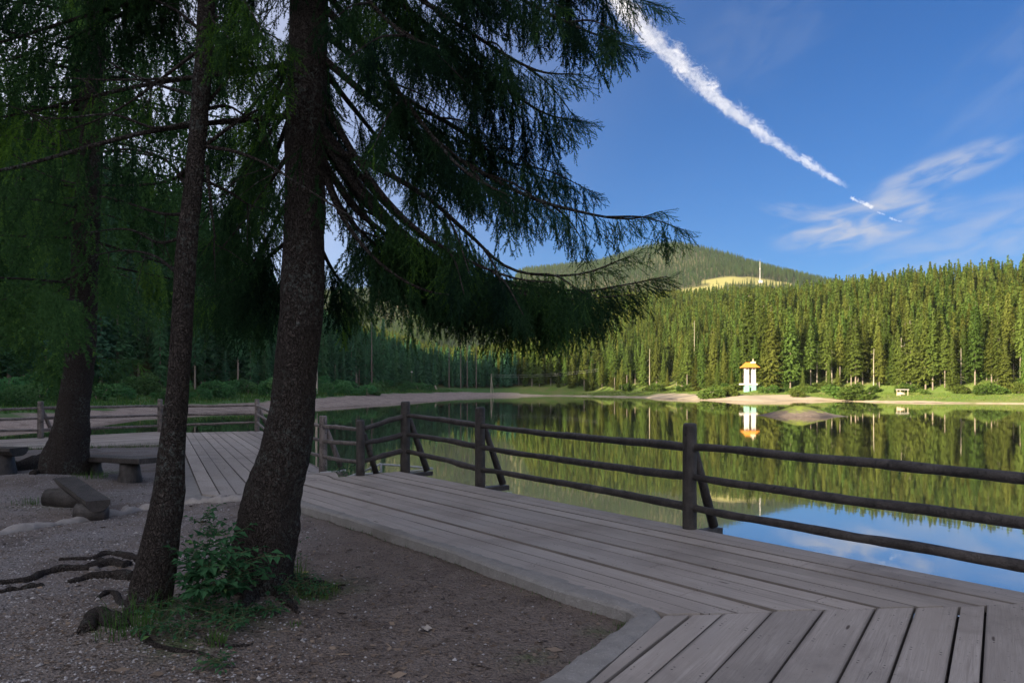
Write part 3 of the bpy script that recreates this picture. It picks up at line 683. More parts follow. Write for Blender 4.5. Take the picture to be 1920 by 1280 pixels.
# ---------------------------------------------------------------- benches
brn = random.Random(8)
def slab(mb, a, b, w, th, seed, roundbot=False):
    """a thick half-log or board from a to b, flat on top"""
    a, b = Vector(a), Vector(b); d = b - a; L = d.length; d.normalize(); s = Vector((-d.y, d.x, 0)).normalized(); u = d.cross(s); u = u if u.z > 0 else -u
    if roundbot: prof = [(-w / 2, 0), (w / 2, 0), (w / 2 * 1.02, -th * .35), (w * .36, -th * .8), (w * .15, -th), (-w * .15, -th), (-w * .36, -th * .8), (-w / 2 * 1.02, -th * .35)]
    else: prof = [(-w / 2 + .012, 0), (w / 2 - .012, 0), (w / 2, -.012), (w / 2, -th + .01), (w / 2 - .01, -th), (-w / 2 + .01, -th), (-w / 2, -th + .01), (-w / 2, -.012)]
    n = 14; vs = []; fs = []; m_ = len(prof)
    for i in range(n):
        c = a + d * (L * i / (n - 1))
        for x, z in prof: vs.append(c + s * (x + .008 * nz(i * .4, x * 5, seed)) + u * (z + .006 * nz(i * .5, x * 9, seed + 4)))
    for i in range(n - 1):
        for k in range(m_): fs.append((i * m_ + k, i * m_ + (k + 1) % m_, (i + 1) * m_ + (k + 1) % m_, (i + 1) * m_ + k))
    fs.append(tuple(range(m_ - 1, -1, -1))); fs.append(tuple((n - 1) * m_ + k for k in range(m_))); mb.add(vs, fs)
def stump(mb, x, y, z0, z1, r, seed):
    mb.tube([(x, y, z0 - .15), (x, y, z0 + .05), (x, y, (z0 + z1) / 2), (x, y, z1)], [r * 1.22, r * 1.15, r * 1.0, r * .95], 16, .16, 3., seed=seed)
# bench behind the left tree, on two stump legs
zb_ = CZ - 1.66; sA = at(150, 853, 13.9); sB = at(286, 858, 12.6)
rt = empty('log_bench', ong(245, 905), 'bench with a thick board seat on two stump legs between left and thin trunks', 'bench')
mb = MB(); slab(mb, sA, sB, .48, .09, 1.); mb.build('seat', M_BENCH, rt)
for px, py, Y in ((172, 897, 13.6), (244, 905, 12.95)):
    p = at(px, py, Y); mb = MB(); stump(mb, p.x, p.y, gz(p.x, p.y), (sA.z + sB.z) / 2 - .085, .165, px); mb.build('leg', M_BENCH, rt, smooth=True)
# tilted half-log bench
rt = empty('log_bench', ong(160, 970), 'low tilted half-log bench on log supports in front of the left trunk', 'bench')
sA = at(122, 894, 10.95); sB = at(184, 938, 9.25)
mb = MB(); slab(mb, sA, sB, .27, .14, 2., True); mb.build('seat', M_BENCH, rt)
def lying(mb, a, b, r, seed): mb.tube([a, (Vector(a) + Vector(b)) / 2, b], [r, r * 1.05, r], 14, .12, 3., seed=seed, flat=.85)
a = at(92, 938, 10.7); b = at(150, 932, 10.35); mb = MB(); lying(mb, (a.x, a.y, gz(a.x, a.y) + .10), (b.x + .15, b.y, gz(b.x, b.y) + .13), .15, 3.); mb.build('leg', M_BENCH, rt, smooth=True)
a = at(142, 972, 9.35); b = at(200, 966, 9.4); mb = MB(); lying(mb, (a.x, a.y, gz(a.x, a.y) + .08), (b.x, b.y, gz(b.x, b.y) + .06), .11, 5.); mb.build('leg', M_BENCH, rt, smooth=True)
# bench cut by the picture's edge
rt = empty('log_bench', ong(-20, 872), 'half-log bench on a block leg beyond the roots of the left trunk', 'bench')
sA = at(-110, 836, 14.6); sB = at(36, 839, 14.2)
mb = MB(); slab(mb, sA, sB, .42, .16, 6., True); mb.build('seat', M_BENCH, rt)
for px in (2, -80):
    p = at(px, 870, 14.3); mb = MB(); stump(mb, p.x, p.y, gz(p.x, p.y), sA.z - .13, .22, px + 3.); mb.build('leg', M_BENCH, rt, smooth=True)

# ---------------------------------------------------------------- near spruces
def catmull(P, n):
    P = [Vector(p) for p in P]; P = [P[0] * 2 - P[1]] + P + [P[-1] * 2 - P[-2]]; out = []; m_ = len(P) - 3
    for j in range(n):
        u = j / (n - 1) * m_; i = min(int(u), m_ - 1); s = u - i; a, b, c, d = P[i:i + 4]
        out.append(.5 * ((2 * b) + (c - a) * s + (2 * a - 5 * b + 4 * c - d) * s * s + (3 * b - a - 3 * c + d) * s ** 3))
    return out
def needles(p0, p1, n, ln, wd, rg):
    p0, p1 = np.array(p0), np.array(p1); ax = p1 - p0; L = np.linalg.norm(ax); ax = ax / max(L, 1e-6)
    s = rg.random(n)[:, None]; base = p0 + (p1 - p0) * s
    r = rg.normal(size=(n, 3)); r -= (r @ ax)[:, None] * ax; r /= np.linalg.norm(r, axis=1)[:, None]
    d = ax * rg.uniform(.5, 1.1, (n, 1)) + r * .85; d /= np.linalg.norm(d, axis=1)[:, None]
    sd = np.cross(d, rg.normal(size=(n, 3))); sd /= np.linalg.norm(sd, axis=1)[:, None]
    l = ln * rg.uniform(.75, 1.2, (n, 1)); w = wd * .5
    return np.stack([base - sd * w, base + sd * w, base + d * l], 1)
def spray(seed, length=.5, tert=11, per=55, ln=.017, wd=.0032, stem=True):
    """a hanging branchlet along +x with side shoots, all set with needles"""
    rg = np.random.default_rng(seed); T = []
    def bend(x): return np.array([x, .05 * math.sin(x * 5 + seed), -.22 * x * x])
    N_ = 7; main = [bend(length * i / N_) for i in range(N_ + 1)]
    for a, b in zip(main[:-1], main[1:]):
        T.append(needles(a, b, int(per * length * 3 / N_), ln, wd, rg))
        if stem: T.append(np.array([[a + [0, .0022, 0], a - [0, .0022, 0], b], [a + [0, 0, .0022], a - [0, 0, .0022], b]]))
    for k in range(tert):
        x = length * (.1 + .85 * k / tert + rg.uniform(-.02, .02)); p = bend(x); sgn = 1 if k % 2 else -1
        l = (length - x) * .5 + .06 + rg.uniform(0, .07); an = R(rg.uniform(18, 44)) * sgn; q = p + l * np.array([math.cos(an), math.sin(an), rg.uniform(-.35, .1)])
        T.append(needles(p, q, int(per * l * 3), ln, wd, rg))
        if stem: T.append(np.array([[p + [0, .0016, 0], p - [0, .0016, 0], q], [p + [0, 0, .0016], p - [0, 0, .0016], q]]))
    return np.concatenate(T)
def place_sprays(org, L, rg, temps):
    """L: list of (position, direction, scale, tone)"""
    out, rn = [], []
    for p, d, sc, tone in L:
        d = np.array(d, float); d /= np.linalg.norm(d); up = rg.normal(size=3); y = np.cross(up, d); y /= np.linalg.norm(y); z = np.cross(d, y)
        if z[2] < 0: y, z = -y, -z
        M = np.stack([d, y, z]) * sc; T = temps[rg.integers(len(temps))]
        out.append((T @ M + (np.array(p) - np.array(org))).astype(np.float32)); rn.append(np.clip(rg.normal(tone, .12, len(T)), 0, 1))
    return np.concatenate(out), np.concatenate(rn)
def branch_sprays(path, rg, step, size, s0=.16, hang=.75, tone=.38, tipgap=0.):
    """positions along a limb from which branchlets hang"""
    L = []; n = len(path); cum = [0]
    for a, b in zip(path[:-1], path[1:]): cum.append(cum[-1] + (b - a).length)
    tot = cum[-1]; s = s0 * tot; k = 0
    while s < tot:
        i = max(j for j in range(n) if cum[j] <= s); i = min(i, n - 2); p = path[i].lerp(path[i + 1], (s - cum[i]) / max(cum[i + 1] - cum[i], 1e-6))
        T = (path[i + 1] - path[i]).normalized(); sd = T.cross(Vector((0, 0, 1))); sd = sd.normalized() if sd.length > .05 else Vector((1, 0, 0))
        u = s / tot; sg = 1 if k % 2 else -1; k += 1
        near_tip = float(sstep(.78, 1., np.array(u)))
        h = hang * (1 - .5 * near_tip) * rg.uniform(.5, 1.25)
        d = T * (rg.uniform(.15, .6) + .7 * near_tip) + sd * sg * (rg.uniform(.05, .7) + .3 * near_tip) + Vector((0, 0, -1)) * h * 1.9
        sz = size * rg.uniform(.55, 1.25) * (.7 + .7 * math.sin(math.pi * min(1, .12 + u * .78)) ** .8) * (1 - .3 * near_tip)
        pos = p + Vector(rg.normal(size=3) * .012)
        tn = tone + .85 * mnoise.noise(pos * 1.5) + (.38 if rg.random() < .05 else 0)
        L.append((pos, d, sz, tn))
        # a second, longer streamer now and then
        if rg.random() < .3 and near_tip < .5: L.append((pos, T * .2 + sd * sg * .2 + Vector((0, 0, -1)) * 1.1, sz * 1.15, tn - .08))
        s += step * rg.uniform(.6, 1.4) * (1 - .35 * near_tip)
    for q in range(14):
        f = .80 + .2 * q / 14; i = min(int(f * (n - 1)), n - 2); p = path[i].lerp(path[i + 1], f * (n - 1) - i); T = (path[i + 1] - path[i]).normalized(); sd = T.cross(Vector((0, 0, 1))); sd = sd.normalized() if sd.length > .05 else Vector((1, 0, 0))
        L.append((p, T * .8 + sd * (.8 if q % 2 else -.8) + Vector((0, 0, -.35)), size * .42 * rg.uniform(.7, 1.2), tone))
    L.append((path[-1], path[-1] - path[-3], size * .5, tone)); return L
def limb(path, r0, r1, root, mat, name='branch', sides=7):
    mb = MB(); n = len(path); mb.tube(path, [r0 + (r1 - r0) * (i / (n - 1)) ** .7 for i in range(n)], sides, .1, 6.); return mb.build(name, mat, root, smooth=True)
def trunk_mesh(root, pts, rads, mat, sides=36, step=.05, lump=.1, zmax=None):
    P = [Vector(p) for p in pts]; tot = sum((b - a).length for a, b in zip(P[:-1], P[1:])); n = int(min(420, max(30, tot / step)))
    path = catmull(P, n); u = np.linspace(0, len(P) - 1, n); rr = np.interp(u, range(len(P)), rads)
    mb = MB(); vs = []; fs = []
    for i, p in enumerate(path):
        for k in range(sides):
            th = 2 * math.pi * k / sides; c = Vector((math.cos(th), math.sin(th), 0))
            q = p + c * rr[i]; f = 1 + lump * mnoise.noise(Vector((c.x * 1.6, c.y * 1.6, p.z * .8))) + .06 * mnoise.noise(Vector((q.x * 9, q.y * 9, q.z * 4))) + .05 * mnoise.noise(Vector((q.x * 28, q.y * 28, q.z * 12)))
            vs.append(p + c * rr[i] * f)
    for i in range(n - 1):
        for k in range(sides): fs.append((i * sides + k, i * sides + (k + 1) % sides, (i + 1) * sides + (k + 1) % sides, (i + 1) * sides + k))
    mb.add(vs, fs); return mb.build('trunk', mat, root, smooth=True)
def pxpath(L, Y0, Y1, n=26):
    m_ = len(L); return catmull([at(x, y, Y0 + (Y1 - Y0) * i / (m_ - 1)) for i, (x, y) in enumerate(L)], n)
TEMP_A = [spray(s, .55, 6, 84, .025, .0085) for s in range(6)]
TEMP_B = [spray(s + 20, .6, 6, 27, .040, .019, False) for s in range(4)]
TEMP_A += [spray(9, .7, 4, 84, .025, .0085)]

# --- big spruce by the kerb
YB = 5.85
big = empty('spruce_tree', TREE_BIG, 'thick leaning spruce with drooping boughs beside the boardwalk kerb', 'tree')
prof_b = [(1135, 482, 152), (1105, 484, 126), (1070, 487, 116), (1000, 499, 113), (950, 507, 106), (900, 518, 100), (850, 533, 93), (800, 543, 86), (750, 549, 82), (700, 554, 79), (600, 563, 79), (500, 567, 76), (400, 570, 75), (300, 571, 74), (150, 575, 73), (0, 580, 72), (-400, 590, 66), (-900, 600, 56), (-1800, 612, 38), (-2900, 618, 12)]
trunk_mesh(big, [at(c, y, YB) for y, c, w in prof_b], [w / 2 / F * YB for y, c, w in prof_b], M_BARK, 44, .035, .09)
rg = np.random.default_rng(11); SL = []
right = [([(600, -330), (800, -235), (1000, -110), (1140, -25), (1245, 14)], .6, .42), ([(600, -250), (760, -150), (930, -30), (1080, 50), (1190, 88)], -.2, .45),
         ([(600, -120), (780, 30), (930, 150), (1020, 212), (1098, 228)], .5, .45), ([(600, -180), (740, -40), (880, 60), (1000, 130), (1090, 140)], -.5, .42),
         ([(606, 60), (740, 170), (870, 250), (960, 310), (1064, 350)], .9, .42), ([(606, 110), (720, 205), (850, 292), (990, 368), (1110, 402), (1185, 410), (1242, 396)], .3, .36),
         ([(612, 275), (700, 312), (800, 370), (880, 440), (960, 505), (1080, 515), (1182, 480)], -.4, .40), ([(606, 255), (690, 365), (780, 455), (900, 530), (1040, 552), (1160, 536), (1250, 518)], .6, .43), ([(606, 265), (700, 390), (800, 470), (920, 535), (1050, 560), (1190, 552)], .1, .43), ([(606, 240), (720, 380), (830, 470), (950, 530), (1060, 545), (1150, 540)], 1.1, .44),
         ([(600, 290), (660, 385), (740, 450), (860, 520), (1000, 552), (1130, 570)], 1.3, .46), ([(604, 190), (690, 330), (770, 420), (860, 480), (960, 520), (1040, 530)], -.7, .34),
         ([(600, -210), (700, -60), (810, 60), (900, 140), (985, 170)], 1.2, .45), ([(604, 10), (700, 110), (790, 230), (870, 320), (960, 370)], -.9, .42),
         ([(600, -30), (690, 90), (760, 190), (850, 260), (950, 280)], 1.6, .45), ([(598, -400), (760, -330), (920, -200), (1040, -90), (1130, -40)], .2, .5),
         ([(600, -420), (700, -300), (800, -170), (880, -60), (960, 10)], -.6, .5), ([(600, 300), (640, 390), (700, 455), (800, 515), (930, 550)], 1.0, .46),
         ([(600, 240), (650, 330), (700, 430), (740, 490), (800, 530)], 1.8, .42), ([(600, -100), (680, -10), (750, 60), (820, 90)], -1.0, .42),
         ([(598, 120), (660, 200), (730, 280), (800, 320), (870, 330)], 1.9, .42)]
for i, (L, dy, size) in enumerate(right):
    path = pxpath(L, YB, YB + dy); limb(path, .032, .004, big, M_BARK)
    SL += branch_sprays(path, rg, .037, size * 1.25, s0=.22 if L[0][1] < 100 else .26, hang=.85, tone=.34)
    # side limbs keep the bough broad
    for s in (.42, .58, .72):
        j = int(s * 25); p = path[j]; T = (path[j + 1] - path[j]).normalized(); sg = rg.choice([-1, 1]); sd = T.cross(Vector((0, 0, 1))).normalized() * sg
        e = p + (T * .6 + sd * .8 + Vector((0, 0, -.25))) * rg.uniform(.5, .9)
        sub = catmull([p, p.lerp(e, .5) + Vector((0, 0, .05)), e], 10); limb(sub, .012, .003, big, M_BARK, sides=5)
        SL += branch_sprays(sub, rg, .05, size * 1.1, s0=.1, hang=.85, tone=.34)
for L, dy, size in (([(560, 180), (500, 258), (450, 330), (395, 385)], 1.2, .4), ([(560, 262), (500, 350), (445, 430), (380, 505)], .5, .42), ([(565, 330), (510, 430), (460, 510), (400, 545)], 1.6, .36), ([(565, 430), (500, 485), (430, 545), (345, 570)], 2.4, .4), ([(580, 420), (620, 500), (650, 540), (690, 570)], 2.2, .42), ([(560, 470), (520, 540), (470, 590), (420, 580)], 2.6, .36), ([(560, 90), (490, 180), (430, 240), (360, 290)], 2., .4)):
    path = pxpath(L, YB, YB + dy, 20); limb(path, .024, .004, big, M_BARK, sides=6); SL += branch_sprays(path, rg, .045, size * 1.5, s0=.25, hang=.9, tone=.52)
for L, dy, size in (([(604, 300), (680, 400), (770, 470), (880, 520), (990, 530)], 2.2, .46), ([(604, 320), (650, 420), (720, 500), (800, 545), (880, 555)], -.4, .42), ([(606, 280), (700, 400), (820, 490), (940, 545), (1020, 555)], 1.7, .44)):
    path = pxpath(L, YB, YB + dy, 24); limb(path, .026, .004, big, M_BARK, sides=6); SL += branch_sprays(path, rg, .042, size * 1.3, s0=.28, hang=.9, tone=.36)
# boughs on the far and left side
for k in range(34):
    z = TREE_BIG.z + 3.7 + (k / 34) ** 1.0 * 6. + rg.uniform(-.1, .1); azm = R(rg.uniform(45, 215)); ln = rg.uniform(2.2, 3.6)
    f = (z - TREE_BIG.z) / 10; c = at(565, 726 - (z - CZ) / YB * F, YB); d = Vector((math.cos(azm), math.sin(azm), 0))
    if d.y < -.2 and d.x > -.6: continue
    dr = rg.uniform(.2, .5)
    path = catmull([c, c + d * ln * .35 + Vector((0, 0, -dr * ln * .25)), c + d * ln * .7 + Vector((0, 0, -dr * ln * .62)), c + d * ln + Vector((0, 0, -dr * ln * .72))], 20)
    limb(path, .028, .004, big, M_BARK, sides=6); SL += branch_sprays(path, rg, .055, .6, s0=.25, hang=.9, tone=.48)
# tight hanging foliage round the upper trunk
for k in range(60):
    z = rg.uniform(CZ + 1.4, CZ + 4.2); azm = rg.uniform(0, 6.283); c = at(572, 726 - (z - CZ) / YB * F, YB); p = c + Vector((math.cos(azm), math.sin(azm), 0)) * .17
    SL.append((p, Vector((math.cos(azm) * .5, math.sin(azm) * .5, -1)), rg.uniform(.5, .9), .42))
T, rn = place_sprays(TREE_BIG, SL, rg, TEMP_A); soup('crown', T, M_NEEDLE, big, rn)

BIGROOTS = [([(440, 1098), (405, 1112), (372, 1116), (340, 1120)], .07, .02), ([(470, 1118), (455, 1140), (430, 1155)], .06, .02), ([(535, 1092), (565, 1098), (600, 1096), (640, 1104)], .07, .02), ([(515, 1112), (540, 1132), (560, 1150)], .05, .015)]
# --- thin spruce in front
YT = 5.3
thin = empty('spruce_tree', TREE_THIN, 'thin dark spruce with bare dead lower twigs left of the thick one', 'tree')
prof_t = [(1190, 262, 100), (1155, 270, 84), (1110, 282, 76), (1065, 291, 72), (990, 305, 62), (920, 317, 55), (840, 322, 46), (740, 332, 41), (640, 339, 39), (540, 345, 38), (450, 351, 37), (360, 361, 34), (270, 369, 33), (150, 379, 33), (60, 385, 31), (-150, 392, 29), (-600, 402, 24), (-1300, 410, 8)]
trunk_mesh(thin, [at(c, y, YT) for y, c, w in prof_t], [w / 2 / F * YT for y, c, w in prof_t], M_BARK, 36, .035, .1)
dead = [([(385, 275), (440, 284), (500, 308), (560, 345), (640, 395), (700, 432)], -.5), ([(350, 318), (320, 338), (260, 347), (150, 345), (80, 325), (25, 290)], .5), ([(372, 95), (300, 150), (230, 200), (150, 238), (90, 250)], .4),
        ([(388, 270), (450, 225), (510, 190), (560, 150), (600, 130)], .2), ([(388, 310), (396, 390), (402, 440), (400, 478)], .2), ([(380, 145), (300, 148), (200, 150), (120, 146)], -.3), ([(372, 180), (300, 160), (210, 120), (140, 60)], .6),
        ([(360, 400), (300, 400), (200, 370), (120, 372)], .8), ([(358, 230), (290, 240), (210, 215), (100, 222), (20, 200)], -.4), ([(384, 200), (440, 130), (480, 60), (520, 0)], .5), ([(384, 205), (430, 200), (480, 230), (540, 240)], .6),
        ([(340, 520), (290, 480), (230, 470), (170, 480)], .6), ([(378, 60), (330, 20), (260, -10), (180, -20)], .3), ([(352, 350), (310, 300), (240, 280), (150, 290), (60, 270)], .7), ([(366, 330), (430, 360), (470, 385), (520, 395)], .6), ([(352, 440), (300, 455), (240, 430), (160, 436)], -.2)]
for L, dy in dead:
    path = pxpath(L, YT, YT + dy, 22); limb(path, .016, .0035, thin, M_BARK, sides=6)
    for q in range(6):
        j = rg.integers(6, 20); p = path[j]; d = Vector((rg.normal() * .5, rg.normal() * .5, -.5 + rg.normal() * .4)).normalized(); e = p + d * rg.uniform(.12, .4)
        mb = MB(); mb.tube([p, p.lerp(e, .5) + Vector((0, 0, .015)), e], [.004, .003, .0015], 4, cap=False); mb.build('twig', M_BARK, thin)
SL = []
for L, dy, tn in (([(392, 88), (440, 100), (490, 135), (528, 172)], -.3, .74), ([(392, 30), (440, 40), (500, 62), (548, 90)], -.2, .64), ([(385, -60), (430, -30), (470, 20), (490, 60)], -.6, .6), ([(392, 20), (400, 40), (420, 60), (430, 75)], -.5, .62),  # raised tones put sunlit bough tips into the needle colour
                  ([(380, -120), (300, -100), (220, -60), (160, -20)], .3, .4), ([(388, -200), (460, -180), (540, -110), (600, -40)], .4, .4), ([(380, -160), (280, -150), (160, -110), (60, -60)], -.4, .38), ([(380, -60), (330, -40), (290, 0), (250, 40)], .8, .4),
                  ([(388, -260), (500, -240), (600, -170), (680, -90)], -.4, .4)):
    path = pxpath(L, YT, YT + dy, 18); limb(path, .014, .003, thin, M_BARK, sides=6); SL += branch_sprays(path, rg, .034, .48, s0=.2, hang=.7, tone=tn)
for k in range(26):
    z = CZ + 3.3 + k / 26 * 5; azm = rg.uniform(0, 6.283); c = at(392, 726 - (z - CZ) / YT * F, YT); d = Vector((math.cos(azm), math.sin(azm), 0)); ln = rg.uniform(1.2, 2.)
    path = catmull([c, c + d * ln * .5 + Vector((0, 0, -.1)), c + d * ln + Vector((0, 0, -.45))], 12); limb(path, .014, .003, thin, M_BARK, sides=5); SL += branch_sprays(path, rg, .07, .5, s0=.2, tone=.38)
T, rn = place_sprays(TREE_THIN, SL, rg, TEMP_A); soup('crown', T, M_NEEDLE, thin, rn)
def root(parent, L, r0, r1, sink=.4, seed=0.):
    pts = []
    for i, (x, y) in enumerate(L): p = ong(x, y); pts.append(p)
    pts = catmull(pts, 26); n = len(pts); rr = [r0 + (r1 - r0) * i / (n - 1) for i in range(n)]
    pts = [Vector((p.x + .03 * nz(i * .3, seed), p.y + .03 * nz(i * .3, seed, 5.), gz(p.x, p.y) + rr[i] * (1 - sink * 2) * .6 + .02 * nz(i * .22, seed, 2.))) for i, p in enumerate(pts)]
    mb = MB(); mb.tube(pts, [r * (1 + .3 * nz(i * .25, seed, 8.)) for i, r in enumerate(rr)], 12, .25, 9., seed=seed); mb.build('root', M_BARK, parent, smooth=True)
for i, (L, r0, r1) in enumerate([([(262, 1052), (235, 1042), (205, 1038), (170, 1048), (110, 1050)], .05, .02), ([(258, 1086), (220, 1082), (170, 1084), (125, 1094)], .075, .025), ([(215, 1056), (165, 1066), (100, 1073), (50, 1088), (-30, 1100)], .055, .03),
                                 ([(240, 1062), (205, 1055), (185, 1052), (165, 1062)], .05, .04), ([(75, 1098), (40, 1104), (-20, 1112)], .03, .025), ([(245, 1140), (215, 1115), (190, 1118), (180, 1124)], .03, .012), ([(232, 1178), (205, 1160), (185, 1150), (170, 1168), (165, 1185)], .06, .05),
                                 ([(262, 1190), (300, 1212), (350, 1222), (400, 1232)], .03, .012), ([(380, 1200), (430, 1212), (470, 1208)], .025, .01)]): root(thin, L, r0, r1, seed=i * 3.1)

for i, (L, r0, r1) in enumerate(BIGROOTS): root(big, L, r0, r1, .35, 70 + i)
# --- left spruce behind the benches
YL = 13.2
lft = empty('spruce_tree', TREE_LEFT, 'stout spruce with spreading surface roots beside the log benches', 'tree')
prof_l = [(910, 116, 92), (888, 118, 84), (860, 121, 80), (835, 127, 70), (800, 134, 61), (760, 138, 54), (700, 146, 51), (640, 152, 50), (500, 160, 47), (300, 168, 43), (0, 178, 36), (-500, 190, 24), (-1000, 196, 8)]
trunk_mesh(lft, [at(c, y, YL) for y, c, w in prof_l], [w / 2 / F * YL for y, c, w in prof_l], M_BARK, 32, .07, .1)
for i, (L, r0, r1) in enumerate([([(112, 866), (85, 874), (45, 880), (-30, 886)], .26, .14), ([(100, 884), (80, 892), (62, 898)], .12, .05)]): root(lft, L, r0, r1, .30, 40 + i)
SL = []
def whorls(root_, base_px, Yd, z0, z1, n, lmax, temps_step, size, rg, droop=(.25, .6), azr=(0, 360), s0=.2, tone=.5, power=.7, skip=None, wood=True):
    out = []
    for k in range(n):
        u = k / n; z = z0 + (z1 - z0) * u + rg.uniform(-.15, .15); azm = R(rg.uniform(*azr)); ln = lmax * (1 - u) ** power * rg.uniform(.7, 1.1) + .3
        c = base_px(z); d = Vector((math.cos(azm), math.sin(azm), 0)); dr = rg.uniform(*droop)
        if skip and skip(c, d, ln): continue
        path = catmull([c, c + d * ln * .35 + Vector((0, 0, -dr * ln * .22)), c + d * ln * .72 + Vector((0, 0, -dr * ln * .62)), c + d * ln + Vector((0, 0, -dr * ln * .7))], 16)
        if wood: limb(path, .03, .005, root_, M_BARK, sides=5)
        out += branch_sprays(path, rg, temps_step, size, s0=s0, hang=.95, tone=tone)
    return out
bl = lambda z: at(160, 726 - (z - CZ) / YL * F, YL)
SL += whorls(lft, bl, YL, 5.4, 13.5, 44, 4.3, .125, 1.05, rg, droop=(.05, .3), power=.35)[:] + whorls(lft, bl, YL, 8.2, 15., 22, 3.6, .16, 1.1, rg, droop=(.15, .42))
for k in range(170):
    z = rg.uniform(5.4, 12.); azm = R(rg.uniform(170, 400)); c = bl(z); rr_ = rg.uniform(.2, 1.0); p = c + Vector((math.cos(azm), math.sin(azm), 0)) * rr_
    SL.append((p, Vector((math.cos(azm) * .5, math.sin(azm) * .5, -1)), rg.uniform(.8, 1.4), .5 + .7 * mnoise.noise(p * .8)))
T, rn = place_sprays(TREE_LEFT, SL, rg, TEMP_B); soup('crown', T, M_NEEDLE_PALE, lft, rn)
# neighbours further back whose boughs close the upper left of the view
NB = [((-14.2, 17.6), .28, 5.6, 15.0, 4.6, 'spruce with light green boughs standing off the left edge of the view'), ((-11.1, 19.0), .17, 6.4, 15.5, 3.6, 'slim spruce hidden behind the stout rooted trunk with only its green boughs showing')]
for (x, y), rad, z0, z1, lm, lab in NB:
    b_ = Vector((x, y, gz(x, y))); rt = empty('spruce_tree', b_, lab, 'tree')
    trunk_mesh(rt, [(x, y, b_.z - .2), (x + .05, y, 5), (x, y, 10), (x, y, 19)], [rad * 1.2, rad * .9, rad * .7, .04], M_BARK, 24, .12, .1)
    SL = whorls(rt, lambda z: Vector((x, y, z)), y, z0, z1, 40, lm, .16, 1.1, rg, droop=(.15, .45)); T, rn = place_sprays(b_, SL, rg, TEMP_B); soup('crown', T, M_NEEDLE_PALE, rt, rn)

# ---------------------------------------------------------------- shrub, saplings, grass and litter under the trees
prn = np.random.default_rng(5)
def leaf_tris(p, d, ln, wd, rg, fold=.25):
    """one leaf as four triangles with a folded midrib"""
    p = np.array(p); d = np.array(d, float); d /= np.linalg.norm(d); sd = np.cross(d, [0, 0, 1]); sd = sd / (np.linalg.norm(sd) + 1e-6); sd = sd + rg.normal(size=3) * .25; n_ = np.cross(sd, d)
    m_ = p + d * ln * .45; tip = p + d * ln - n_ * 0 + np.array([0, 0, -.15 * ln]); a = m_ + sd * wd / 2 + n_ * wd * fold; b = m_ - sd * wd / 2 + n_ * wd * fold
    return [np.array([p, a, m_]), np.array([p, m_, b]), np.array([a, tip, m_]), np.array([m_, tip, b])]
def plant(name, base, stems, leaf, mat, label, cat, rg, pinn=True, stemr=.004, tone=.5, group=None, drop=.3):
    """stems: list of (px path in metres relative to the base); leaves in pairs along twigs"""
    rt = empty(name, base, label, cat, group); T = []; rn = []; mb = MB()
    for path in stems:
        P = catmull([Vector(base) + Vector(p) for p in path], 14); mb.tube(P, [stemr * (1 - .7 * i / 13) for i in range(14)], 5)
        for i in range(3, 14):
            p = P[i]; d = (P[min(i + 1, 13)] - P[i - 1]).normalized()
            for sg in (-1, 1):
                if rg.random() < drop: continue
                out = Vector((rg.normal(), rg.normal(), rg.uniform(-.2, .3))).normalized(); tw = (out + d * .5).normalized(); tl = leaf * rg.uniform(1.2, 2.6)
                e = p + tw * tl; mb.tube([p, e], [.0018, .001], 4, cap=False)
                cnt = 5 if pinn else 2
                for q in range(cnt):
                    f = (q // 2 + 1) / (cnt // 2 + 1); s2 = -1 if q % 2 else 1; sd = tw.cross(Vector((0, 0, 1))).normalized() * s2
                    dd = tw if q == cnt - 1 else (tw * .5 + sd * .85); pos = e if q == cnt - 1 else p.lerp(e, f)
                    L = leaf_tris(pos - Vector(base), dd + Vector((0, 0, rg.uniform(-.55, .1))), leaf * rg.uniform(.7, 1.2), leaf * .5, rg)
                    T += L; rn += [np.clip(rg.normal(tone, .2), 0, 1)] * 4
    mb.build('stem', M_STEM, rt); soup('leaves', np.array(T), mat, rt, rn); return rt
M_STEM = mat_plain('green_stem', (.09, .1, .05), .7)
bz = ong(372, 1142)
def st(*pp): return [((x), (y), (z)) for x, y, z in pp]
S_ = []
for dx, dz, n_ in ((.05, .55, 0), (.18, .50, 1), (-.02, .42, 2), (.28, .42, 3), (.12, .36, 4), (.34, .3, 5), (.0, .30, 6), (.22, .26, 7), (.1, .2, 8), (.3, .18, 9), (-.06, .2, 10), (.16, .44, 11), (.4, .38, 12)):
    oy = prn.uniform(-.15, .12); S_.append(st((dx * .15 - .02, oy * .3, -.03), (dx * .5, oy * .6, dz * .55), (dx * .8, oy, dz * .88), (dx * 1.15, oy * 1.1, dz)))
plant('leafy_shrub', bz, S_, .085, M_SHRUB, 'knee-high leafy green shrub growing between the thin and the thick trunk', 'shrub', prn, drop=.6)
b2 = ong(375, 1130); plant('sapling', b2, [st((0, 0, 0), (-.03, .0, .3), (.0, .02, .55), (.05, .02, .66)), st((0, 0, .25), (.07, .0, .45), (.14, -.02, .6))], .05, M_SHRUB, 'taller thin stemmed sapling rising behind the leafy shrub', 'plant', prn)
b2 = ong(533, 1092); plant('sapling', b2, [st((0, 0, 0), (.03, 0, .15), (.07, 0, .3), (.12, .02, .42)), st((0, 0, 0), (.05, -.02, .1), (.1, -.03, .2))], .04, M_SHRUB, 'small bent sapling at the foot of the thick trunk on its kerb side', 'plant', prn, pinn=False)
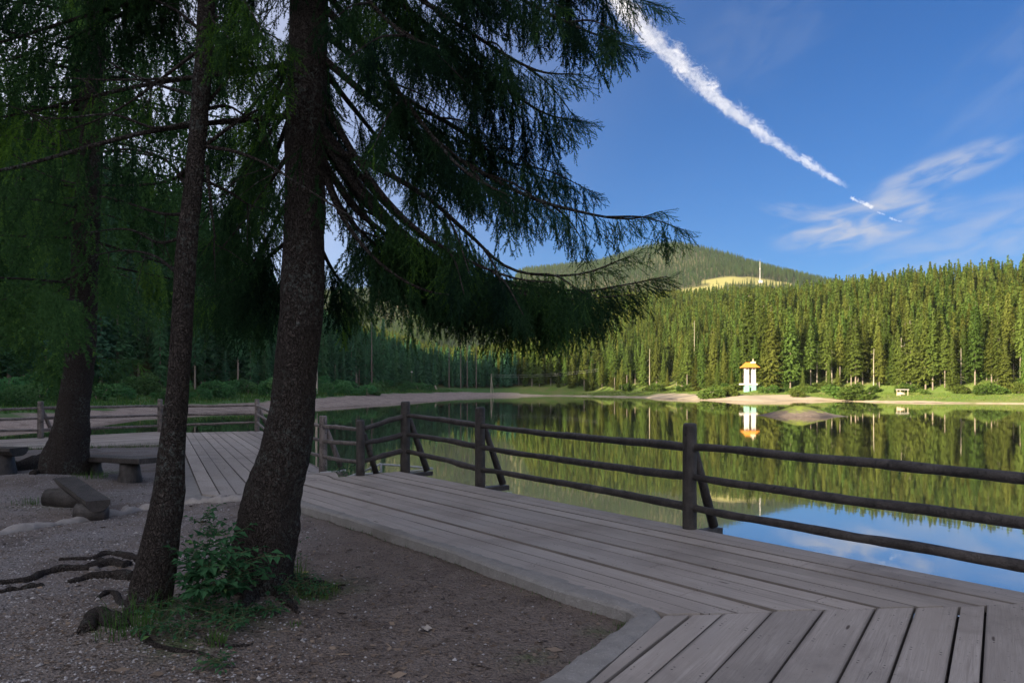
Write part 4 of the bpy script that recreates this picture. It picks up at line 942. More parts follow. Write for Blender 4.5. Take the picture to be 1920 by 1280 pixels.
b2 = ond(641, 905); b2 = at(640, 900, 12.9); plant('sapling', b2, [st((0, 0, -.2), (.01, 0, .1), (.03, 0, .3)), st((0, 0, -.1), (-.06, 0, .1), (-.1, 0, .18)), st((0, 0, 0), (.08, 0, .1), (.12, 0, .2))], .07, M_SHRUB, 'little green sapling growing up by the fence post at the ramp', 'plant', prn, pinn=False)
# low ground plants, each its own
for k, (px, py, s) in enumerate([(290, 1188, .11), (318, 1180, .12), (345, 1192, .1), (372, 1176, .12), (402, 1165, .12), (428, 1172, .12), (452, 1160, .08), (335, 1165, .1), (362, 1150, .11), (310, 1205, .08), (545, 1120, .1), (520, 1132, .08), (590, 1120, .1), (610, 1132, .08), (568, 1105, .12), (372, 1242, .07), (418, 1250, .06), (565, 1155, .06), (500, 1150, .05), (355, 1160, .16), (305, 1165, .14), (385, 1185, .12), (412, 1182, .1), (330, 1208, .1), (440, 1178, .1), (346, 1172, .13)][::2]):
    b_ = ong(px, py); ss = []
    for q in range(7):
        an = prn.uniform(0, 6.28); ss.append(st((0, 0, 0), (math.cos(an) * s * .3, math.sin(an) * s * .3, s * .5), (math.cos(an) * s * .7, math.sin(an) * s * .7, s * .75), (math.cos(an) * s, math.sin(an) * s, s * .7)))
    plant('ground_plant', b_, ss, .042, M_SHRUB, 'small low leafy weed in the green patch round the two trunks', 'weed', prn, False, .0015, .5, 'weeds round the two trunks', .74)
def tuft(name, b_, n_, h, spread, rg, label, tone=.4, mat=None, wd=.006, group=None):
    T = []; rn = []
    for q in range(n_):
        an = rg.uniform(0, 6.28); r = spread * math.sqrt(rg.random()); p = np.array([math.cos(an) * r, math.sin(an) * r, -.01]); l = h * rg.uniform(.5, 1.2); a2 = an + rg.normal() * .8; lean = rg.uniform(.1, .9)
        d1 = np.array([math.cos(a2) * lean * .4, math.sin(a2) * lean * .4, 1]) * l * .55; d2 = np.array([math.cos(a2) * lean, math.sin(a2) * lean, .75 - lean * .6]) * l * .55
        sd = np.array([-math.sin(a2), math.cos(a2), 0]) * wd / 2; m_ = p + d1; tp_ = m_ + d2
        T += [np.array([p - sd, p + sd, m_ + sd * .8]), np.array([p - sd, m_ + sd * .8, m_ - sd * .8]), np.array([m_ - sd * .8, m_ + sd * .8, tp_])]; t_ = np.clip(rg.normal(tone, .2), 0, 1); rn += [t_] * 3
    o = soup(name, np.array(T), mat or M_GRASS, None, rn); o.location = b_; return tag(o, label, 'grass tuft', group)
tuft('grass_tuft', ong(262, 1172), 90, .26, .2, prn, 'long dark grass tuft in front of the thin trunk', .3)
tuft('grass_tuft', ong(225, 1186), 40, .2, .16, prn, 'loose grass tuft on the root side of the thin trunk', .35)
tuft('grass_tuft', ong(405, 1205), 70, .1, .07, prn, 'small round grass tuft on bare earth below the shrub', .6)
tuft('grass_tuft', ong(592, 1112), 190, .10, .19, prn, 'bright mossy grass tuft spreading at the foot of the thick trunk', .75)
tuft('grass_tuft', ong(555, 1085), 60, .24, .10, prn, 'tall blades of grass against the thick trunk on its kerb side', .7)
tuft('grass_tuft', ong(553, 1172), 30, .05, .05, prn, 'tiny grass tuft alone on the bare earth toward the kerb', .6)
tuft('grass_tuft', ong(168, 895), 110, .16, .3, prn, 'grass tuft at the base of the stout rooted trunk beside the bench leg', .6)
tuft('grass_tuft', ong(50, 945), 60, .13, .22, prn, 'grass tuft on the mound edge left of the tilted bench', .3)
tuft('grass_tuft', ong(140, 935), 60, .16, .22, prn, 'grass tuft under the raised end of the tilted bench', .5)
# grass fringe along the kerb foot and the landing edge: uncountable
T = []; rn = []
def blades(x, y, z, n_, h, rg):
    for q in range(n_):
        a2 = rg.uniform(0, 6.28); p = np.array([x + rg.normal() * .03, y + rg.normal() * .03, z - .01]); d = np.array([math.cos(a2) * .5, math.sin(a2) * .5, 1]) * h * rg.uniform(.4, 1.3); sd = np.array([-math.sin(a2), math.cos(a2), 0]) * .003
        T.append(np.array([p - sd, p + sd, p + d])); rn.append(np.clip(rg.normal(.4, .25), 0, 1))
for i in range(0, NK):
    p, q = ko[i], ki[i]; o_ = (p - q) / max(np.linalg.norm(p - q), .01); m_ = .5 + .5 * nz(p[0], p[1], 2., 1.7)
    if prn.random() < .9 * m_:
        x, y = p + o_ * prn.uniform(.02, .07); blades(x, y, gz(x, y), int(2 + 7 * m_ * m_), .045, prn)
for s in np.linspace(0, 1, 160):
    p = on(0, 841, ZL).lerp(on(305, 834, ZL), s); x, y = p.x + prn.normal() * .05, p.y - .1 + prn.normal() * .05; blades(x, y, gz(x, y), 6, .14, prn)
o = soup('grass_fringe', np.array(T), M_GRASS, None, rn); tag(o, 'sparse short grass along the foot of the kerb', 'grass', kind='stuff')
# gravel and litter on the earth
def on_earth(x, y):
    if not (2.7 < y < 20): return False
    p = (x - K0.x) * N.x + (y - K0.y) * N.y
    kb = (x - nl.x) * KB.y - (y - nl.y) * KB.x
    if y > nl.y - .05 and p > -.30: return False
    if y <= nl.y and kb > -.22: return False
    return True
OCT = np.array([(1, 0, 0), (-1, 0, 0), (0, 1, 0), (0, -1, 0), (0, 0, 1), (0, 0, -1)], float); OF = [(0, 2, 4), (2, 1, 4), (1, 3, 4), (3, 0, 4), (2, 0, 5), (1, 2, 5), (3, 1, 5), (0, 3, 5)]
T = []; rn = []
cnt = 0
while cnt < 14000:
    y = 2.8 + 13 * prn.random() ** 1.3; x = prn.uniform(-.72, .1) * y - .1
    if x > 1.1 or not on_earth(x, y): continue
    dens = .08 + .92 * float(sstep(.4, -1.2, np.array(x + .35 * (y - 5) * 0 + .22 * y))) if y < 9 else .9
    if prn.random() > dens: continue
    if inpoly(np.array([x]), np.array([y]), lp)[0]: continue
    cnt += 1; s = prn.uniform(.004, .011) * (1 + (prn.random() < .04) * .8); v = OCT * (s * prn.uniform(.6, 1.4, (6, 1))) * np.array([1.2, 1, .7]); an = prn.uniform(0, 6.28); c_, s_ = math.cos(an), math.sin(an)
    v = np.stack([v[:, 0] * c_ - v[:, 1] * s_, v[:, 0] * s_ + v[:, 1] * c_, v[:, 2]], -1) + np.array([x, y, gz(x, y) + s * .25]); t_ = prn.random()
    for f in OF: T.append(v[list(f)]); rn.append(t_)
def mat_rnd(name, a, b, rough=.9):
    m, t, out = new_mat(name); c = t.mix(t.attr('rnd').outputs['Fac'], a, b); pbr(t, out, c, rough, .2); return m
o = soup('gravel', np.array(T), mat_rnd('grey_pebbles', (.06, .055, .052), (.36, .34, .335)), None, rn); tag(o, 'small grey pebbles strewn over the trodden earth', 'gravel', kind='stuff')
T = []; rn = []
cnt = 0
while cnt < 9000:
    y = 2.8 + 9 * prn.random() ** 1.2; x = prn.uniform(-.72, .12) * y
    if not on_earth(x, y) or inpoly(np.array([x]), np.array([y]), lp)[0]: continue
    near_tree = math.exp(-((x + 1.9) ** 2 + (y - 5.2) ** 2) / 3.)
    if prn.random() > .3 + .7 * near_tree: continue
    cnt += 1; l = prn.uniform(.008, .03) * (1 + 1.1 * (prn.random() < .05)); w = prn.uniform(.0025, .006) if prn.random() < .75 else l * .5; an = prn.uniform(0, 6.28); d = np.array([math.cos(an), math.sin(an), prn.normal() * .12]) * l; sd = np.array([-math.sin(an), math.cos(an), prn.normal() * .3]) * w
    p = np.array([x, y, gz(x, y) + .006]); T += [np.array([p - d, p - sd, p + sd]), np.array([p + d, p + sd, p - sd])]; t_ = prn.random(); rn += [t_, t_]
o = soup('leaf_litter', np.array(T), mat_rnd('brown_litter', (.045, .032, .025), (.21, .16, .12)), None, rn); tag(o, 'brown needles and twig bits scattered on the trodden earth', 'litter', kind='stuff')
# a few fallen leaves one can point at
def fallen(px, py, s, col, label):
    b_ = ong(px, py); T = []
    for k in range(5):
        an = k * 1.256 + .3; T += leaf_tris((0, 0, .012), (math.cos(an), math.sin(an), .25), s, s * .6, prn)
    o = soup('fallen_leaf', np.array(T), col, None, [.5] * len(T)); o.location = b_; tag(o, label, 'leaf')
M_DRY = mat_leaf('dry_leaf', [(.3, .27, .24), (.36, .32, .29)], .1); M_YEL = mat_leaf('yellow_leaf', [(.38, .38, .13), (.42, .4, .15)], .2)
fallen(795, 1183, .06, M_DRY, 'curled dry grey leaf lying alone on the bare earth'); fallen(571, 1076, .045, M_YEL, 'pale yellow leaf on the grass beside the thick trunk'); fallen(509, 1075, .025, M_YEL, 'tiny pale yellow leaf against the foot of the thick trunk')
# pale stones
def stone(px, py, s, label, sq=.6):
    b_ = ong(px, py); mb = MB(); rr = random.Random(px); vs = []; fs = []; nU, nV = 24, 14
    for j in range(nV + 1):
        for i in range(nU):
            th = 2 * math.pi * i / nU; ph = math.pi * j / nV; d = Vector((math.cos(th) * math.sin(ph), math.sin(th) * math.sin(ph) * .8, math.cos(ph) * sq)); vs.append(b_ + d * s * (1 + .3 * mnoise.noise(d * 1.6 + Vector((px, py, 0))) + .1 * mnoise.noise(d * 6 + Vector((px, py, 3)))) + Vector((0, 0, s * .2)))
    for j in range(nV):
        for i in range(nU): fs.append((j * nU + i, j * nU + (i + 1) % nU, (j + 1) * nU + (i + 1) % nU, (j + 1) * nU + i))
    mb.add(vs, fs); o = mb.build('stone', M_STONE, org=tuple(b_), smooth=True); tag(o, label, 'stone')
M_STONE = mat_plain('grey_stone', (.13, .115, .105), .95, .45, 14., .9)
stone(178, 1068, .045, 'pale rounded stone lodged among the surface roots'); stone(143, 1124, .022, 'small pale stone on the earth below the surface roots'); stone(190, 1056, .035, 'pale stone under the upper surface root')

# handrail of the bathing steps under the boardwalk
rt = empty('step_handrail', at(715, 884, 12.9), 'thin grey handrail of steps going down to the water behind the fence', 'handrail')
M_RAILG = mat_plain('galvanised_rail', (.35, .37, .38), .5, .15, 20., .05)
for L, Ys in (([(600, 886), (628, 884), (648, 881)], 13.6), ([(644, 897), (680, 884), (714, 869), (715, 885)], 12.7), ([(672, 889), (700, 887), (716, 883)], 12.6), ([(714, 870), (760, 873), (812, 878), (765, 884)], 12.9)):
    for a_, b_ in zip(L[:-1], L[1:]):
        mb = MB(); mb.tube([at(*a_, Ys), at(*b_, Ys)], .018, 8); mb.build('rail', M_RAILG, rt, smooth=True)

# ---------------------------------------------------------------- far spruces
def far_crown(seed, H=28., Rmax=2.6, cb=.12, wh=44, br=11, clump=.68, droop=.36, power=1.08, gap=.12):
    rg = np.random.default_rng(seed); T = []
    for i in range(wh):
        u = i / (wh - 1); z = H * (cb + (1 - cb) * u ** .95); rad = (Rmax * (1 - u) ** power * (1 + .35 * mnoise.noise(Vector((u * 6, seed, 0))))) + .12
        if u < .15: rad *= .55 + 3 * u
        for k in range(br if u < .9 else 4):
            if rg.random() < gap: continue
            an = rg.uniform(0, 6.283); r = rad * rg.uniform(.55, 1.15); d = np.array([math.cos(an), math.sin(an)]); n_ = max(2, int(r / clump * 1.6))
            zz = z + rg.uniform(-.3, .3)
            for q in range(n_):
                f = (q + .6) / n_; x = d * r * f; zc = zz - droop * r * f ** 1.3 + .12 * r * f ** 4
                for w_ in range(2):
                    p = np.array([x[0], x[1], zc]) + rg.normal(size=3) * .13; l = clump * rg.uniform(.6, 1.3); wv = l * rg.uniform(.3, .6)
                    dd = np.array([d[0] * .75, d[1] * .75, -rg.uniform(.25, .9)]) + rg.normal(size=3) * .3; sd = np.array([-d[1], d[0], 0]) + rg.normal(size=3) * .3
                    T.append((np.array([p - sd * wv, p + sd * wv, p + dd * l]), u))
    T2 = np.array([a for a, _ in T]); return T2, np.clip(rg.normal(.4, .16, len(T2)) + .15 * np.array([mnoise.noise(Vector(a[0] * .35 + seed)) for a, _ in T]), 0, 1)
def pole_mesh(H, r, seed, stubs=0, sides=8, H1=1.):
    mb = MB(); n = 9; mb.tube([(.12 * nz(i * .4, seed) * i / n, .12 * nz(i * .4, seed, 5.) * i / n, -1.2 + (H * H1 + 1.2) * i / n) for i in range(n + 1)], [r * (1 - .85 * (i / n) * H1) + .01 for i in range(n + 1)], sides, .08, 1.)
    rr = random.Random(seed)
    for q in range(stubs):
        z = rr.uniform(.12, .9) * H; an = rr.uniform(0, 6.28); l = rr.uniform(.4, 1.4); mb.tube([(0, 0, z), (math.cos(an) * l, math.sin(an) * l, z - .3 * l)], [.05, .015], 4)
    return mb
def make_far_tree(kind, label, group, crownmat, seed, **kw):
    rt = empty('spruce_tree', (0, 0, 0), label, 'tree', group); H = kw.get('H', 28.)
    o = pole_mesh(H * .97, kw.pop('tr', .26), seed, 4).build('trunk', M_BARKFAR, rt, smooth=True)
    T, rn = far_crown(seed, **kw); soup('crown', T, crownmat, rt, rn); return rt
frg = np.random.default_rng(77)
SHORE_L = 'tall sunlit olive green spruce in the forest edge of the far shore'; SHORE_G = 'spruces of the sunlit far shore'
BANK_L = 'tall shaded spruce in the forest on the near bank of the lake inlet'; BANK_G = 'spruces of the shaded bank'
protoS = [make_far_tree('s', SHORE_L, SHORE_G, M_FARCROWN, 100 + i, H=26. + i, Rmax=(4.1, 4.6, 3.6, 4.9, 4.0)[i], cb=(.05, .12, .22, .04, .32)[i], wh=(62, 60, 52, 64, 46)[i], clump=.5, br=13, gap=(.1, .14, .22, .08, .25)[i]) for i in range(5)]
protoB = [make_far_tree('b', BANK_L, BANK_G, M_BANKCROWN, 200 + i, H=26. + i, Rmax=(3.0, 3.4, 2.8, 3.1)[i], cb=(.1, .2, .3, .06)[i], wh=58, br=13, clump=.42, gap=.12) for i in range(4)]
# candidate stands: jittered grid over the land
def cand(x0, x1, y0, y1, st_, rg):
    X, Y = np.meshgrid(np.arange(x0, x1, st_), np.arange(y0, y1, st_)); X = X + rg.uniform(-.42, .42, X.shape) * st_; Y = Y + rg.uniform(-.42, .42, Y.shape) * st_; return X.ravel(), Y.ravel()
TOW = at(1406, 731, 255.)
def keep(X, Y):
    d = lake_dist(X, Y); lim = np.where(X < 4, 34, 26) + wob(X, Y, 9., 5.)
    lim = np.where((X < 4) & (Y < 120), 36, lim)
    k = d > lim
    k &= ~in_meadow(X, Y)
    # the clearing round the gate monument and the path up to it
    k &= ~((np.hypot(X - TOW.x, (Y - TOW.y) * .8) < 9) | ((np.abs(X - TOW.x + 3) < 7.5) & (Y < TOW.y + 9)))
    sh = at(1692, 724, 222); k &= ~((np.abs(X - sh.x) < 5) & (Y < sh.y + 3))
    return k & (Y > 62), d
X, Y = cand(-120, 180, 60, 420, 4.1, frg); k, D = keep(X, Y); X, Y, D = X[k], Y[k], D[k]
PX = 960 + X / Y * F; vis = (PX > -40) & (PX < 1960); X, Y, D, PX = X[vis], Y[vis], D[vis], PX[vis]
lim = np.where(X < 4, 34, 26); depth = D - lim
bank = X < 3
sb = np.where(bank & (Y < 350) & (depth < 40))[0]; sb = sb[np.argsort(.25 * Y[sb] + depth[sb] * 4)][:110]
ss = np.where(~bank & (depth < 30))[0]; ss = ss[np.argsort(depth[ss] * 5 + .3 * Y[ss])][:172]
used = set(map(int, sb)) | set(map(int, ss)); first = set()
for i in list(sb) + list(ss):
    pr = protoB if bank[i] else protoS; j = int(frg.integers(len(pr))); sc = (frg.uniform(.5, .9) if frg.random() > .25 else frg.uniform(.22, .5)) * (1.1 if bank[i] else 1.); w = frg.uniform(.85, 1.3)
    z = tz(X[i], Y[i]) - .3; o = pr[j]
    if (bank[i], j) not in first:
        first.add((bank[i], j)); o.location = (X[i], Y[i], z); o.scale = (sc * w, sc * w, sc); o.rotation_euler = (0, 0, frg.uniform(0, 6.28))
    else: copy_tree(o, (X[i], Y[i], z), frg.uniform(0, 6.28), (sc * w, sc * w, sc))
for px, dd_, sc in ((1330, 22, .36), (1345, 24, .42), (1358, 23, .33), (1372, 25, .30), (1388, 27, .22), (1505, 23, .3), (1100, 22, .28), (1180, 22, .2)):
    Yd = float(np.arange(150, 420, .5)[np.argmax(lake_dist((px - 960) / F * np.arange(150, 420, .5), np.arange(150, 420, .5)) > dd_)]); x = (px - 960) / F * Yd
    o = copy_tree(protoS[3], (x, Yd, tz(x, Yd) - .1), px, (sc * 1.1, sc * 1.1, sc), 'young bright green spruce at the front of the far shore forest'); o['group'] = 'young spruces of the far shore'
for k_, (px, Yd, sc, w, lab) in enumerate(((1446, 256, 1.0, 1.15, 'broad spruce standing immediately right of the gate monument'), (1482, 254, 1.02, 1.2, 'broad dark spruce second to the right of the gate monument'), (1404, 272, 1.2, 1.1, 'tallest dark spruce rising directly behind the gate monument'), (1432, 268, 1.12, 1.05, 'tall spruce behind the gap between the gate monument and the broad spruces'))):
    x = (px - 960) / F * Yd; copy_tree(protoS[(3, 1, 3, 0)[k_]], (x, Yd, tz(x, Yd) - .2), px, (sc * w, sc * w, sc), lab)
rest = np.array([i for i in range(len(X)) if i not in used])
# the forest beyond: one mass, drawn from a few kinds of tree
isb = X[rest] < 3
PB = [np.stack([X[rest], Y[rest], terrain(X[rest], Y[rest]) - .3], -1)[isb]]
P = [np.stack([X[rest], Y[rest], terrain(X[rest], Y[rest]) - .3], -1)[~isb]]
for box in ((-420, 520, 420, 800, 4.8), (-560, 980, 800, 1300, 6.2), (-900, 1500, 1300, 2560, 9.5), (180, 420, 150, 420, 4.2)):
    x, y = cand(*box, frg); k, D_ = keep(x, y); px = 960 + x / y * F; k &= (px > -60) & (px < 1990); x, y = x[k], y[k]; P.append(np.stack([x, y, terrain(x, y) - .3], -1))
# the ridge left of the view, which keeps the bank in shade
x, y = cand(-300, -60, -460, 440, 7.5, frg); d_ = lake_dist(x, y); px = np.where(y > 20, 960 + x / np.maximum(y, 1) * F, -999); k = (d_ > 34) & ((px < -60) | (y > 420)) & ~((x > -90) & (y < 60)); x, y = x[k], y[k]; PB.append(np.stack([x, y, terrain(x, y) - .3], -1))
P = np.concatenate(P); PB = np.concatenate(PB); PM = P[P[:, 1] > 900]; P = P[P[:, 1] <= 900]
def forest(pts, crownmat, seed, label):
    kinds = bpy.data.collections.new('forest_kinds')
    for i in range(4):
        T, rn = far_crown(seed + i, H=24 + i, Rmax=(3.9, 4.4, 3.5, 4.1)[i], cb=.08, wh=38, br=9, clump=.78, gap=.08); o = soup('forest_spruce', T, crownmat, None, rn); COL.objects.unlink(o); kinds.objects.link(o)
    me = bpy.data.meshes.new('forest'); me.vertices.add(len(pts)); me.vertices.foreach_set('co', pts.astype(np.float32).ravel())
    a = me.attributes.new('size', 'FLOAT', 'POINT'); a.data.foreach_set('value', (np.where(frg.random(len(pts)) < .2, frg.uniform(.28, .5, len(pts)), frg.uniform(.45, .78, len(pts)))).astype(np.float32))
    a = me.attributes.new('turn', 'FLOAT', 'POINT'); a.data.foreach_set('value', frg.uniform(0, 6.28, len(pts)).astype(np.float32))
    fo = link('forest', me, None); tag(fo, label, 'forest', kind='stuff')
    ng = bpy.data.node_groups.new('forest_stand', 'GeometryNodeTree'); ng.interface.new_socket('Geometry', in_out='INPUT', socket_type='NodeSocketGeometry'); ng.interface.new_socket('Geometry', in_out='OUTPUT', socket_type='NodeSocketGeometry')
    N_ = ng.nodes.new; L_ = ng.links.new
    gi = N_('NodeGroupInput'); go = N_('NodeGroupOutput'); m2p = N_('GeometryNodeMeshToPoints'); iop = N_('GeometryNodeInstanceOnPoints'); ci = N_('GeometryNodeCollectionInfo')
    ci.inputs['Collection'].default_value = kinds; ci.inputs['Separate Children'].default_value = True; ci.inputs['Reset Children'].default_value = True
    na = N_('GeometryNodeInputNamedAttribute'); na.data_type = 'FLOAT'; na.inputs['Name'].default_value = 'size'; nb = N_('GeometryNodeInputNamedAttribute'); nb.data_type = 'FLOAT'; nb.inputs['Name'].default_value = 'turn'
    cx = N_('ShaderNodeCombineXYZ'); e2r = N_('FunctionNodeEulerToRotation')
    L_(gi.outputs[0], m2p.inputs[0]); L_(m2p.outputs[0], iop.inputs['Points']); L_(ci.outputs[0], iop.inputs['Instance']); iop.inputs['Pick Instance'].default_value = True
    L_(nb.outputs[0], cx.inputs[2]); L_(cx.outputs[0], e2r.inputs[0]); L_(e2r.outputs[0], iop.inputs['Rotation']); L_(na.outputs[0], iop.inputs['Scale']); L_(iop.outputs[0], go.inputs[0])
    md = fo.modifiers.new('forest_stand', 'NODES'); md.node_group = ng
forest(P, M_FARCROWN, 300, 'dense sunlit conifer forest covering the slope behind the far shore')
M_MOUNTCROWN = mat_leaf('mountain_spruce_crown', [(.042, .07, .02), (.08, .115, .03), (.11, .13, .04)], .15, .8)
forest(PM, M_MOUNTCROWN, 340, 'dark conifer forest on the distant mountain')
forest(PB, M_BANKCROWN, 320, 'dense shaded conifer forest rising behind the near bank')
def ray_shore(px, d, Y0=120.):
    Ys = np.arange(Y0, 420, .5); return float(Ys[np.argmax(lake_dist((px - 960) / F * Ys, Ys) > d)])
# bare dead trunks among the far trees
def snag(px, py, Yd, h, lean, label, r=.2, stubs=10):
    x = (px - 960) / F * Yd; z = CZ - (py - HOR) / F * Yd; z = tz(x, Yd) - .4
    o = pole_mesh(h, r, int(px), stubs, H1=.9).build('dead_tree', M_SNAG, org=(0, 0, 0), smooth=True); o.location = (x, Yd, z); o.rotation_euler = (0, lean, px); tag(o, label, 'dead tree', 'bleached dead trunks on the far shore'); return o
for px, py, Yd, h, ln in ((1218, 733, 305, 19, 0), (1302, 720, 275, 30, .0), (1638, 722, 215, 15, .02), (1690, 724, 206, 17, .0), (1697, 724, 207, 14, -.02), (1700, 724, 208, 13, .02), (1737, 700, 224, 13, .14), (1802, 724, 203, 12, 0), (1873, 724, 198, 15, 0), (1532, 700, 262, 14, 0), (1560, 690, 268, 14, .02), (1706, 640, 250, 22, 0)):
    snag(px, py, ray_shore(px, 27 + (px * 7) % 9), h, ln, 'bare bleached dead trunk standing among the far shore spruces')
# ---------------------------------------------------------------- bushes along the shores
def bush_mesh(seed, n_=1500, r=1., h=1.3, leaf=.16, flat=1.):
    rg = np.random.default_rng(seed); T = []
    lob = [(rg.normal(size=3) * [r * .42, r * .42, h * .22] + [0, 0, h * .5], rg.uniform(.38, .62) * r) for _ in range(9)]
    for q in range(n_):
        c, rr = lob[rg.integers(9)]; d = rg.normal(size=3); d /= np.linalg.norm(d); p = c + d * rr * rg.uniform(.7, 1.05); p[2] = max(p[2], .02)
        dd = d + rg.normal(size=3) * .6 + [0, 0, -.2]; dd /= np.linalg.norm(dd); sd = np.cross(dd, rg.normal(size=3)); sd /= np.linalg.norm(sd); l = leaf * rg.uniform(.6, 1.4)
        T.append([p - sd * l * .4, p + sd * l * .4, p + dd * l])
    return np.array(T), np.clip(rg.normal(.45, .2, len(T)), 0, 1)
def bush_proto(seed, mat, label, group, **kw):
    rt = empty('bush', (0, 0, 0), label, 'bush', group); mb = MB(); rr = random.Random(seed)
    for q in range(6):
        an = rr.uniform(0, 6.28); mb.tube([(0, 0, -.2), (math.cos(an) * .25, math.sin(an) * .25, .4), (math.cos(an) * .5, math.sin(an) * .5, .9)], [.05, .035, .015], 5)
    mb.build('stem', M_BARKFAR, rt); T, rn = bush_mesh(seed, **kw); soup('leaves', T, mat, rt, rn); return rt
BL1, BL2 = 'rounded sunlit bush at the foot of the far shore forest', 'shaded leafy bush in the undergrowth of the near bank'
pbs = [bush_proto(400 + i, M_BUSHSUN, BL1, 'bushes of the far shore', leaf=.2) for i in range(3)]; pbb = [bush_proto(420 + i, M_BUSH, BL2, 'bushes of the shaded bank', leaf=.13, n_=2200) for i in range(3)]
def put_bush(pr, j, x, y, s, fl, label=None):
    z = tz(x, y) - .05; key = (id(pr), j)
    if key not in first: first.add(key); o = pr[j]; o.location = (x, y, z); o.scale = (s * fl, s * fl, s); 
    else: o = copy_tree(pr[j], (x, y, z), frg.uniform(0, 6.28), (s * fl, s * fl, s))
    if label: o['label'] = label
    return o
nb_ = 0
for tr in range(4000):
    if nb_ >= 62: break
    px = frg.uniform(960, 1935); Yd = frg.uniform(190, 345); x = (px - 960) / F * Yd; d = lake_dist(np.array([x]), np.array([Yd]))[0]
    if 21 < d < 29 and not (np.hypot(x - TOW.x, Yd - TOW.y) < 5 or (abs(x - TOW.x + 2) < 5 and Yd < TOW.y + 3)): put_bush(pbs, int(frg.integers(3)), x, Yd, frg.uniform(.7, 2.1), frg.uniform(1., 1.5)); nb_ += 1
nb_ = 0
for tr in range(6000):
    if nb_ >= 150: break
    px = frg.uniform(-10, 940); Yd = frg.uniform(75, 330); x = (px - 960) / F * Yd; d = lake_dist(np.array([x]), np.array([Yd]))[0]
    if (24 if x > -38 else 16) < d < 44 and x < -2: put_bush(pbb, int(frg.integers(3)), x, Yd, frg.uniform(.6, 2.4), frg.uniform(1., 1.4)); nb_ += 1
for px, Yd, s, fl, lab in ((1333, 236, 2.6, 1.7, 'largest round pale bush on the bank left of the gate monument'), (1372, 238, 1.9, 1.4, 'dark green round bush just left of the gate monument'), (1500, 236, 1.6, 1.5, 'low bush at the right end of the tree group beside the gate monument'), (1615, 214, 2.4, 2., 'broad green bush left of the small shelter'), (1585, 224, 2.6, 1.8, 'leafy thicket bush between the gate monument and the shelter')):
    put_bush(pbs, 0, (px - 960) / F * Yd, Yd, s, fl, lab)
# long grass on both banks: uncountable
T = []; rn = []
gx_ = frg.uniform(-75, 150, 60000); gy_ = frg.uniform(66, 350, 60000); gd_ = lake_dist(gx_, gy_); gpx = 960 + gx_ / gy_ * F
swid = np.interp(gx_, [-70, -50, -40, -2, 14, 40, 54, 60, 90, 100, 125], [8, 11, 19, 15, 4, 4, 5, 16, 16, 5, 4]); k = (gd_ > swid + 1.) & (gd_ < 44) & (gpx > -20) & (gpx < 1940); gx_, gy_ = gx_[k][:16000], gy_[k][:16000]; gzz = terrain(gx_, gy_)
for x, y, z in zip(gx_, gy_, gzz):
    hgt = frg.uniform(.12, .42) * (2.0 if x < 0 else 1.)
    for q in range(3):
        a2 = frg.uniform(0, 6.28); p = np.array([x + frg.normal() * .25, y + frg.normal() * .25, z - .03]); sd = np.array([math.cos(a2), math.sin(a2), 0]) * .13; T.append([p - sd, p + sd, p + np.array([frg.normal() * .15, frg.normal() * .15, hgt])]); rn.append(np.clip(frg.normal(.5, .25), 0, 1))
T = np.array(T); rn = np.array(rn); wm = T[:, 0, 0] < 2
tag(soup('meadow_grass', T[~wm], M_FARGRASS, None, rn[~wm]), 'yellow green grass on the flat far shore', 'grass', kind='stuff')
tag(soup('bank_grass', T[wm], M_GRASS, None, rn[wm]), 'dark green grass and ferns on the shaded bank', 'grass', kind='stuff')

# ---------------------------------------------------------------- gate monument on the far shore
M_WHITE = mat_plain('whitewashed_pillar', (.5, .45, .43), .8, .15, 1.2); M_ROOF = mat_plain('orange_shingle', (.50, .20, .03), .7, .25, 2.5); M_TEAL = mat_plain('weathered_teal', (.22, .38, .34), .8, .25, 2.); M_CROSS = mat_plain('carved_pale_wood', (.55, .45, .33), .8, .2, 2.)
tw = Vector((TOW.x, TOW.y, tz(TOW.x, TOW.y))); rt = empty('gate_monument', tw, 'gate-like monument of two pale pillars under an orange hipped roof on the far shore', 'monument')
PXM = TOW.y / F    # metres per photo pixel there
def mx(px): return (px - 1406) * PXM
base_h = tw.z; H_ = lambda py: CZ - (py - HOR) / F * TOW.y
for a_, b_ in ((1396, 1403.5), (1408.5, 1416)):
    cx_ = tw.x + mx((a_ + b_) / 2); w = (b_ - a_) * PXM
    mb = MB(); z0, z1 = H_(721), H_(687)
    for zz0, zz1, ww in ((z0, z0 + (z1 - z0) * .55, w), (z0 + (z1 - z0) * .55, z0 + (z1 - z0) * .8, w * .93), (z0 + (z1 - z0) * .8, z1, w * 1.0)): mb.box((cx_, tw.y, (zz0 + zz1) / 2), ww, ww * 1.1, zz1 - zz0 - .004)
    p_ = mb.build('pillar', M_WHITE, rt)
    mb = MB(); mb.box((cx_, tw.y - w * .55 - .02, z0 + (z1 - z0) * .87), w * .5, .05, .45); mb.build('carved_niche', mat_plain('dark_niche', (.12, .08, .07)), p_, org=(tw.x, tw.y, tw.z))
    mb = MB(); mb.box((cx_, tw.y, (base_h - .6 + z0) / 2), w * 1.08, w * 1.2, z0 - base_h + .6); mb.build('plinth', M_TEAL, rt)
mb = MB(); mb.box((tw.x + mx(1403), tw.y - .1, H_(720)), 32 * PXM, 1.7, 3.0 * PXM); mb.build('balcony', M_WHITE, rt)
mb = MB(); mb.box((tw.x + mx(1404), tw.y, H_(724.3)), 12 * PXM, 1.2, 3. * PXM); mb.build('crossbeam', M_TEAL, rt)
